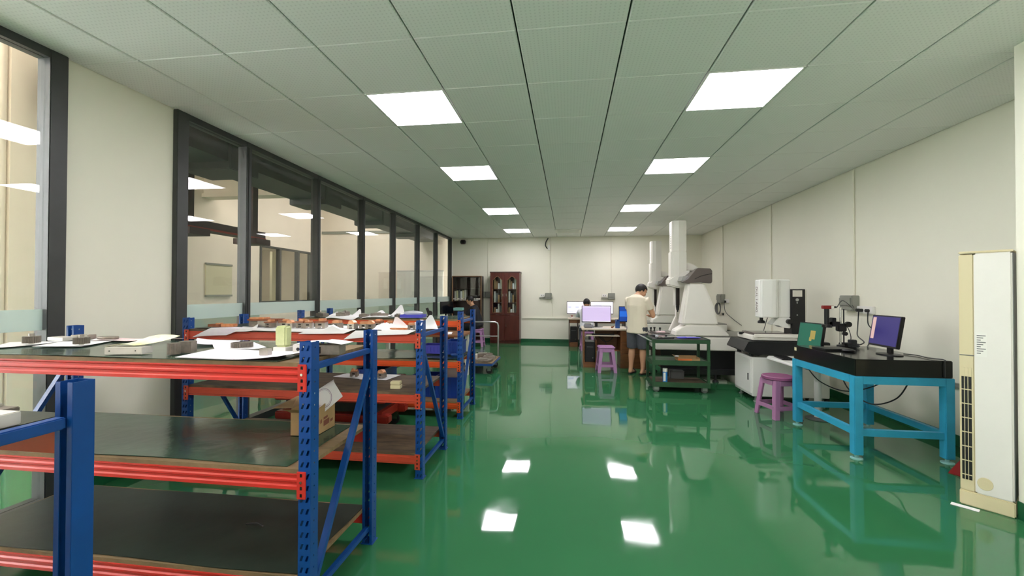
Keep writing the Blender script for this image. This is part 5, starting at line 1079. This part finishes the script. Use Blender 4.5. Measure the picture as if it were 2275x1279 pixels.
for i, (x, y, sx, sy, sz, m, lb) in enumerate(((-1.48, 7.25, .28, .24, .04, 'steel_dull', 'flat dark casting on the trolley near its front corner'), (-1.43, 7.58, .22, .12, .05, 'steel', 'bright machined part in the middle of the trolley'), (-1.75, 7.6, .18, .2, .08, 'steel_white', 'pale machined block on the trolley beside the rack'), (-1.58, 7.8, .34, .1, .06, 'steel_dull', 'dark casting at the foot of the trolley handle'))):
    t = thing('machine_part', lb, 'metal part', (x, y, .201), i*.2-.2); B(-sx/2, sx/2, -sy/2, sy/2, 0, sz).build('body', m, t, world=False, bevel=.006); B(-sx*.3, sx*.2, -sy*.25, sy*.3, sz, sz+.02).build('boss', 'steel', t, world=False, bevel=.004); MB().cyl((sx*.3,0,sz),(sx*.3,0,sz+.012),.025,n=14).build('boss', 'steel', t, world=False)
# ------------------------------------------------------------------ wall fittings
def wallbox_back(label, x, z, w=.18, h=.17, name='switch_box', m='grey_box'):
    t = thing(name, label, 'switch box', (x, YB, z)); B(x-w/2, x+w/2, YB-.09, YB-.001, z, z+h).build('case', m, t, bevel=.006); B(x-w/2+.012, x+w/2-.012, YB-.1, YB-.09, z+.05, z+h-.04).build('cover', m, t, bevel=.004); return t
wallbox_back('grey switch box on the back wall between cabinet and desk', -.55, 1.235)
wallbox_back('grey switch box on the back wall above the blue-screen monitor', 1.2, 1.235)
wallbox_back('grey switch box on the back wall just by the red-brown cabinet', -2.27, 1.27, .16)
wallbox_back('grey switch box squeezed beside the corner bookcase', -2.385, 1.27, .055)
def socket_back(label, x, z, n=1):
    t = thing('wall_socket', label, 'socket', (x, YB, z)); B(x-.07, x+.07, YB-.035, YB-.001, z, z+.09).build('plate', 'plastic_white', t, bevel=.005)
    for k in range(2): B(x-.03+k*.045, x-.015+k*.045, YB-.037, YB-.035, z+.03, z+.06).build('outlet', 'cable_grey', t)
    B(x-.09, x+.28, YB-.05, YB-.001, z-.035, z-.012).build('bracket_rail', 'grey_box', t); return t
socket_back('white socket on a small rail beside the middle grey switch box', -.72, 1.29)
socket_back('white socket on a small rail beside the grey switch box above the desk monitors', 1.01, 1.29)
def conduit(label, a, b_, r=.012): return tag(MB().tube([a, b_], r, n=8).build('conduit', 'wall', smooth=True), label, 'conduit', 'cream wall conduits')
conduit('cream conduit running down the back wall to the middle switch box', (-.5, YB-.014, 1.41), (-.5, YB-.014, CEIL-.005))
conduit('cream conduit running down the back wall above the desk monitors', (1.2, YB-.014, 1.41), (1.2, YB-.014, CEIL-.005))
conduit('cream conduit running down the back wall behind the red-brown cabinet', (-2.29, YB-.014, 1.45), (-2.29, YB-.014, CEIL-.005))
conduit('thin cream conduit dropping from the middle switch box to the low rail', (-.44, YB-.012, .73), (-.44, YB-.012, 1.23), .008)
tag(B(-1.3, .0, YB-.03, YB-.001, .675, .715).build('wall_trunking', 'wall', bevel=.004), 'cream cable trunking along the back wall beside the red-brown cabinet', 'trunking')
t = thing('wall_sensor', 'white wall device with a drooping black lead under the ceiling', 'sensor', (-.53, YB, 2.62)); B(-.57, -.5, YB-.06, YB-.001, 2.62, 2.76).build('case', 'plastic_white', t, bevel=.006); MB().tube([(-.56, YB-.03, 2.96), (-.62, YB-.05, 2.86), (-.64, YB-.04, 2.76), (-.6, YB-.03, 2.68), (-.57, YB-.03, 2.67)], .014).build('lead', 'cable', t, smooth=True)
t = thing('security_camera', 'black security camera in the corner above the dark bookcase', 'camera', (-3.02, YB-.1, 2.8)); B(-3.1, -2.95, YB-.12, YB-.001, 2.82, 2.94).build('body', 'black', t, bevel=.02); MB().cyl((-3.02, YB-.12, 2.88), (-3.02, YB-.15, 2.88), .035, n=16).build('lens', 'black_gloss', t, smooth=True)
def wallbox_right(label, y, z, wy, h, dep=.09):
    t = thing('switch_box', label, 'switch box', (XR, y, z)); B(XR-dep, XR-.001, y-wy/2, y+wy/2, z, z+h).build('case', 'grey_box', t, bevel=.006); B(XR-dep-.015, XR-dep, y-wy/2+.012, y+wy/2-.012, z+.06, z+h-.03).build('cover', 'grey_box', t, bevel=.004); return t
def socket_right(label, y, z, n):
    t = thing('wall_socket', label, 'socket', (XR, y, z)); B(XR-.035, XR-.001, y-.07*n, y+.07*n, z, z+.09).build('plate', 'plastic_white', t, bevel=.005)
    return t
wallbox_right('large grey switch box on the right wall behind the red camera', 5.86, 1.2, .24, .19)
s_ = socket_right('long white socket plate with black plugs beside the large grey switch box', 5.6, 1.17, 2)
for y in (5.69, 5.64, 5.53): MB().cyl((XR-.035, y, 1.21), (XR-.07, y, 1.21), .02, n=12).build('plug', 'black', s_)
wallbox_right('small grey switch box on the right wall beyond the near measuring machine', 10.38, 1.19, .3, .2)
s_ = socket_right('white socket with one black plug beside the coil of grey lead', 10.08, 1.19, 1.4); MB().cyl((XR-.035, 10.1, 1.22), (XR-.07, 10.1, 1.22), .025, n=12).build('plug', 'black', s_)
cl_ = MB()
for k in range(7):
    a0 = k*.25; pts = [(XR-.03-.006*k, 10.55+(.12+.012*k)*math.cos(2*PI*j/16+a0)*.9, 1.05+(.13+.006*(k % 3))*math.sin(2*PI*j/16+a0)) for j in range(17)]; cl_.tube(pts, .006, n=5)
o = tag(cl_.build('cable_coil', 'cable_grey', smooth=True), 'coil of grey cable hung below the small grey switch box', 'cable')
cable('black lead running down from the lone plug behind the near measuring machine', [(XR-.07, 10.1, 1.21), (XR-.08, 10.0, 1.0), (XR-.06, 9.6, .85), (XR-.05, 9.2, .75)], .006)
cable('thin dark lead rising from the measuring table to the lettered head', [(3.05, 7.1, .76), (3.0, 6.9, .9), (2.86, 6.5, 1.05), (2.8, 6.18, 1.28), (2.72, 6.14, 1.33)], .005)
conduit('cream conduit on the right wall above the small grey switch box', (XR-.014, 10.35, 1.4), (XR-.014, 10.35, CEIL-.005))
conduit('cream conduit on the right wall behind the video measuring machine', (XR-.014, 8.0, .72), (XR-.014, 8.0, CEIL-.005))
conduit('cream conduit on the right wall above the large grey switch box', (XR-.014, 5.82, 1.4), (XR-.014, 5.82, CEIL-.005))
tag(B(XR-.03, XR-.001, 3.3, 11.9, .545, .585).build('wall_trunking', 'grey_box', bevel=.004), 'long grey cable trunking along the right wall behind the blue table', 'trunking')
tag(B(XR-.03, XR-.001, 10.3, 10.36, .9, .95).build('wall_hook', 'black', bevel=.004), 'small black hook on the right wall below the coiled cable', 'hook')
t = thing('wall_switch', 'white switch plate on the far hall wall behind the glass', 'switch', (-4.95, AY, 1.35)); B(-5.03, -4.85, AY-.02, AY-.001, 1.38, 1.47).build('plate', 'plastic_white', t, bevel=.004); B(-4.98, -4.95, AY-.024, AY-.02, 1.4, 1.45).build('rocker', 'plastic_white', t)
# ------------------------------------------------------------------ people
def etube(mb, pts, rs, side, n=16):
    "lofted ellipses: rs (half width along side, half depth)"
    pts = [Vector(p) for p in pts]; k0 = len(mb.v); side = Vector(side)
    for i, p in enumerate(pts):
        d = (pts[min(i+1, len(pts)-1)]-pts[max(i-1, 0)]).normalized()
        x = (side-d*side.dot(d)).normalized(); y = d.cross(x)
        for j in range(n): mb.v.append(p+x*math.cos(2*PI*j/n)*rs[i][0]+y*math.sin(2*PI*j/n)*rs[i][1])
    for i in range(len(pts)-1):
        for j in range(n): a = k0+i*n+j; b_ = k0+i*n+(j+1) % n; mb.f.append((a, b_, b_+n, a+n))
    mb.f.append(tuple(k0+j for j in range(n-1, -1, -1))); e = k0+(len(pts)-1)*n; mb.f.append(tuple(e+j for j in range(n)))
    return mb
def remesh(mb, name, m, parent, vox, smooth_it=6):
    me = mb.mesh(name+'_raw', m); ob = bpy.data.objects.new(name+'_raw', me); COL.objects.link(ob)
    r = ob.modifiers.new('r', 'REMESH'); r.mode = 'VOXEL'; r.voxel_size = vox
    s = ob.modifiers.new('s', 'SMOOTH'); s.factor = .5; s.iterations = smooth_it
    bpy.context.view_layer.update()
    em = bpy.data.meshes.new_from_object(ob.evaluated_get(bpy.context.evaluated_depsgraph_get())); bpy.data.objects.remove(ob)
    em.name = name; em.materials.clear(); em.materials.append(MATS[m])
    for p in em.polygons: p.use_smooth = True
    o = bpy.data.objects.new(name, em); COL.objects.link(o); o.parent = parent; return o
def hand(mb, wrist, d, nrm, side, curl_=.5):
    "wrist point, finger direction d, palm normal nrm (palm faces this way), side +1 when the thumb leaves towards d x nrm"
    w = Vector(wrist); d = Vector(d).normalized(); nrm = Vector(nrm); nrm = (nrm-d*nrm.dot(d)).normalized(); x = d.cross(nrm)*side
    etube(mb, [w-d*.02, w+d*.02, w+d*.06, w+d*.09], [(.026,.02),(.034,.017),(.04,.015),(.036,.012)], x)
    for i, ln in enumerate((.066, .075, .07, .055)):
        b_ = w+d*.085+x*(.029-.0195*i); a1 = curl_*.9; a2 = curl_*2.0
        p1 = b_+(d*math.cos(a1)+nrm*math.sin(a1))*ln*.45; p2 = p1+(d*math.cos(a2)+nrm*math.sin(a2))*ln*.33; p3 = p2+(d*math.cos(a2*1.35)+nrm*math.sin(a2*1.35))*ln*.25
        mb.tube([b_-d*.015, b_, p1, p2, p3], [.0095,.0095,.009,.0085,.007], n=8)
    tb = w+d*.03+x*.03; t1 = tb+(x*.6+d*.6+nrm*.4).normalized()*.035; t2 = t1+(d*.8+nrm*.6).normalized()*.028
    mb.tube([tb-x*.012, tb, t1, t2], [.013,.012,.0105,.008], n=8)
def person(label, loc, rz, J, top, bottom, sleeve=.55, leg_len=.9, bare_legs=True, shoes='sandal', vox=.007):
    t = thing('person', label, 'person', loc, rz)
    V = {k: Vector(v) for k, v in J.items() if len(v) == 3}; X = Vector((1,0,0)); mb = MB()
    pel, wai, che, sho, nb = V['pelvis'], V['waist'], V['chest'], V['shoulder'], V['neck']
    hc = V['head']; fd = V['face'].normalized(); hr = fd.cross(V['crown']).normalized(); hu = hr.cross(fd).normalized()
    HM = Matrix((hr, fd, hu)).transposed()          # head frame: x right, y face, z crown
    tors = ([pel-Vector((0,0,.06)), pel, wai, che, sho, sho.lerp(nb, .6), nb], [(.12,.09),(.155,.105),(.14,.1),(.165,.115),(.165,.09),(.105,.072),(.06,.06)])
    etube(mb, *tors, X)
    etube(mb, [nb-Vector((0,0,.03)), nb, nb.lerp(hc, .5), hc], [(.062,.062),(.056,.058),(.052,.056),(.05,.05)], X)
    mb.ell(hc+hu*.022, (.08,.1,.1), 18, 14, HM); mb.ell(hc+fd*.022-hu*.045, (.061,.07,.07), 16, 12, HM); mb.ell(hc+fd*.05-hu*.088, (.028,.026,.02), 10, 8, HM)
    mb.ell(hc+fd*.092-hu*.012, (.011,.016,.024), 8, 8, HM); mb.ell(hc+fd*.1-hu*.028, (.014,.014,.011), 8, 8, HM); mb.ell(hc+fd*.083+hu*.022, (.05,.014,.012), 10, 8, HM)
    for s in (-1, 1): mb.ell(hc+hr*s*.078-fd*.008-hu*.012, (.010,.02,.032), 8, 8, HM); mb.ell(hc+fd*.062+hr*s*.036-hu*.02, (.026,.026,.022), 8, 8, HM)
    mb.ell(hc+fd*.087-hu*.062, (.024,.012,.008), 8, 6, HM)
    for s, q in ((-1, 'L'), (1, 'R')):
        sh, el, wr, hp, kn, an = V['sh'+q], V['el'+q], V['wr'+q], V['hip'+q], V['kn'+q], V['an'+q]
        etube(mb, [che.lerp(sh, .75), sh, sh.lerp(el, .5), el, el.lerp(wr, .3), wr], [(.055,.055),(.056,.056),(.046,.046),(.039,.039),(.041,.039),(.027,.024)], Vector((.3,.2,1)))
        hand(mb, wr, V['hd'+q], V['pn'+q], s if q == 'L' else s, J.get('curl'+q, (.5,))[0])
        etube(mb, [hp+Vector((0,0,.06)), hp, hp.lerp(kn, .5), kn, kn.lerp(an, .3), kn.lerp(an, .7), an], [(.085,.09),(.088,.092),(.072,.076),(.056,.058),(.055,.06),(.04,.042),(.033,.036)], X)
        ft = V['ft'+q]; fdir = (ft-an); fdir.z = 0; fdir.normalize()
        z0 = Vector((0,0,1)); a0 = Vector((an.x, an.y, 0))
        etube(mb, [an+z0*.02, an-z0*.02-fdir*.012, a0-fdir*.03+z0*.038], [(.034,.036),(.034,.042),(.032,.03)], X)
        etube(mb, [a0-fdir*.055+z0*.035, a0+z0*.042, a0+fdir*.07+z0*.04, a0+fdir*.14+z0*.03, a0+fdir*.175+z0*.026], [(.026,.02),(.033,.034),(.038,.03),(.042,.018),(.032,.012)], fdir.cross(z0))
    remesh(mb, 'body', 'skin', t, vox)
    # hair: a cap that hugs the skull above the hairline
    hm = MB(); hm.ell(hc+hu*.03-fd*.006, (.089,.108,.103), 26, 18, HM); c0 = hc+hu*.022
    for i, p in enumerate(hm.v):
        lp = Vector(((p-hc).dot(hr), (p-hc).dot(fd), (p-hc).dot(hu)))
        lim = .055 if lp.y > .03 else (-.005 if lp.y > -.02 else -.05)
        if lp.z < lim: hm.v[i] = c0+(p-c0)*.82
    hm.build('hair', 'hair', t, world=False, smooth='all')
    for s in (-1, 1):
        e = MB().ell(hc+fd*.083+hr*s*.033+hu*.002, (.013,.008,.008), 10, 8, HM).build('eye', 'plastic_white', t, world=False, smooth='all'); MB().ell(hc+fd*.0895+hr*s*.033+hu*.001, (.0055,.003,.0055), 8, 6, HM).build('iris', 'black', e, world=False)
        MB().ell(hc+fd*.09+hr*s*.034+hu*.024, (.02,.006,.004), 8, 6, HM).build('eyebrow', 'hair', t, world=False)
    # shirt
    g = .018; sm = MB(); hem = V.get('hem', pel-Vector((0,0,.08)))
    etube(sm, [hem, pel, wai, che, sho+Vector((0,0,.0)), sho.lerp(nb, .62)], [(.175+g,.125+g),(.165+g,.12+g),(.152+g,.112+g),(.168+g,.118+g),(.168+g,.092+g),(.1+g*.4,.072+g*.4)], X)
    for q in 'LR':
        sh, el = V['sh'+q], V['el'+q]; etube(sm, [che.lerp(sh, .6), sh, sh.lerp(el, sleeve*.6), sh.lerp(el, sleeve)], [(.07,.07),(.072,.072),(.068,.066),(.066,.064)], Vector((.3,.2,1)))
    remesh(sm, 'shirt', top, t, .012, 4)
    # shorts or trousers
    pm = MB(); etube(pm, [pel+Vector((0,0,.05)), pel-Vector((0,0,.02)), pel-Vector((0,0,.08))], [(.155,.112),(.17,.125),(.15,.12)], X)
    for q in 'LR':
        hp, kn, an = V['hip'+q], V['kn'+q], V['an'+q]
        pts = [hp+(hp-kn).normalized()*.05, hp, hp.lerp(kn, .5), hp.lerp(kn, .96)]; rr = [(.1,.105),(.104,.108),(.096,.1),(.09,.094)]
        if not bare_legs: pts += [kn, kn.lerp(an, .5), kn.lerp(an, .92)]; rr += [(.075,.08),(.068,.07),(.06,.062)]
        etube(pm, pts, rr, X)
    remesh(pm, 'shorts' if bare_legs else 'trousers', bottom, t, .012, 4)
    for q in 'LR':
        an, ft = V['an'+q], V['ft'+q]; fdir = (ft-an); fdir.z = 0; fdir.normalize(); sd = fdir.cross(Vector((0,0,1))); a0 = Vector((an.x, an.y, 0))
        prof = [(-.085,.025),(-.095,0),(-.085,-.025),(0,-.036),(.1,-.05),(.17,-.045),(.205,-.015),(.205,.02),(.16,.045),(.08,.046),(0,.036)]
        sl = MB(); n = len(prof); sl.add([a0+fdir*a+sd*b_ for a, b_ in prof]+[a0+fdir*a+sd*b_+Vector((0,0,.022)) for a, b_ in prof], [tuple(range(n)), tuple(range(2*n-1, n-1, -1))]+[(i, i+n, (i+1) % n+n, (i+1) % n) for i in range(n)])
        so = sl.build('sandal_sole', shoes, t, world=False, bevel=.004)
        MB().tube([a0+fdir*.1+sd*.045+Vector((0,0,.02)), a0+fdir*.09+sd*.035+Vector((0,0,.06)), a0+fdir*.08+Vector((0,0,.078)), a0+fdir*.09-sd*.038+Vector((0,0,.06)), a0+fdir*.1-sd*.05+Vector((0,0,.02))], .014).build('sandal_strap', shoes, so, world=False, smooth=True)
    return t
man = dict(pelvis=(0,0,.83), waist=(0,-.01,1.0), chest=(0,-.015,1.19), shoulder=(0,.0,1.32), neck=(0,.035,1.375), head=(.015,.115,1.445), face=(.6,.62,-.45), crown=(.25,.4,1),
    hem=(0,0,.715), shL=(-.17,.005,1.285), elL=(-.235,.16,1.02), wrL=(-.06,.37,1.0), hdL=(.5,.8,.1), pnL=(.3,0,-1), shR=(.175,.005,1.285), elR=(.235,.13,1.005), wrR=(.12,.33,1.14), hdR=(-.3,.7,.5), pnR=(-.8,.2,-.4), curlL=(.5,), curlR=(.85,),
    hipL=(-.085,0,.78), knL=(-.1,.01,.43), anL=(-.105,-.03,.075), ftL=(-.13,.2,0), hipR=(.085,0,.78), knR=(.1,.02,.43), anR=(.105,.0,.075), ftR=(.15,.22,0))
person('standing man in a cream T-shirt, grey shorts and dark sandals, head bowed', (1.2, 7.56, 0), -.62, man, 'shirt_cream', 'shorts_grey')
c_, s_n = math.cos(-.62), math.sin(-.62)
def local(x, y, z): return (1.2+x*c_-y*s_n, 7.56+x*s_n+y*c_, z)
t = thing('probe_stylus', 'small white probe held in the hands of the standing man', 'probe', local(.03, .47, 1.03)); MB().cyl((0,0,0),(-.01,-.03,.13),.008,.006).build('shaft', 'plastic_white', t, world=False, smooth=True); MB().ell((0,0,-.005),(.012,.012,.012),10,8).build('tip', 'redbase', t, world=False, smooth=True)
def seated(dz=0, lean=0):
    return dict(pelvis=(0,0,.575), waist=(0,.03+lean,.73), chest=(0,.09+lean,.91), shoulder=(0,.13+lean,1.03+dz), neck=(0,.16+lean,1.08+dz), head=(0,.215+lean,1.2+dz), face=(0,.85,-.5), crown=(0,.4,1),
        hem=(0,-.01,.53), shL=(-.18,.125+lean,1.0+dz), elL=(-.225,.27,.82), wrL=(-.1,.45,.80), hdL=(.3,.9,-.05), pnL=(0,0,-1), shR=(.18,.125+lean,1.0+dz), elR=(.225,.27,.82), wrR=(.1,.45,.80), hdR=(-.3,.9,-.05), pnR=(0,0,-1), curlL=(.3,), curlR=(.35,),
        hipL=(-.09,.02,.555), knL=(-.12,.4,.52), anL=(-.12,.36,.075), ftL=(-.14,.6,0), hipR=(.09,.02,.555), knR=(.12,.4,.52), anR=(.12,.36,.075), ftR=(.14,.6,0))
person('seated man in a black shirt bent over the glass partition desk', (-2.36, 10.88, 0), PI/2, seated(0), 'shirt_black', 'shirt_black', .95, bare_legs=False, vox=.008)
stool('lilac plastic stool under the seated man in black', (-2.36, 10.88, 0), 0, 'purple')
person('seated person in a white shirt facing the white screens on the back wall desk', (.47, 10.55, 0), 0, seated(-.06, .02), 'shirt_white', 'shorts_grey', .95, bare_legs=False, vox=.008)
stool('lilac plastic stool under the person in the white shirt', (.47, 10.55, 0), .1, 'purple')
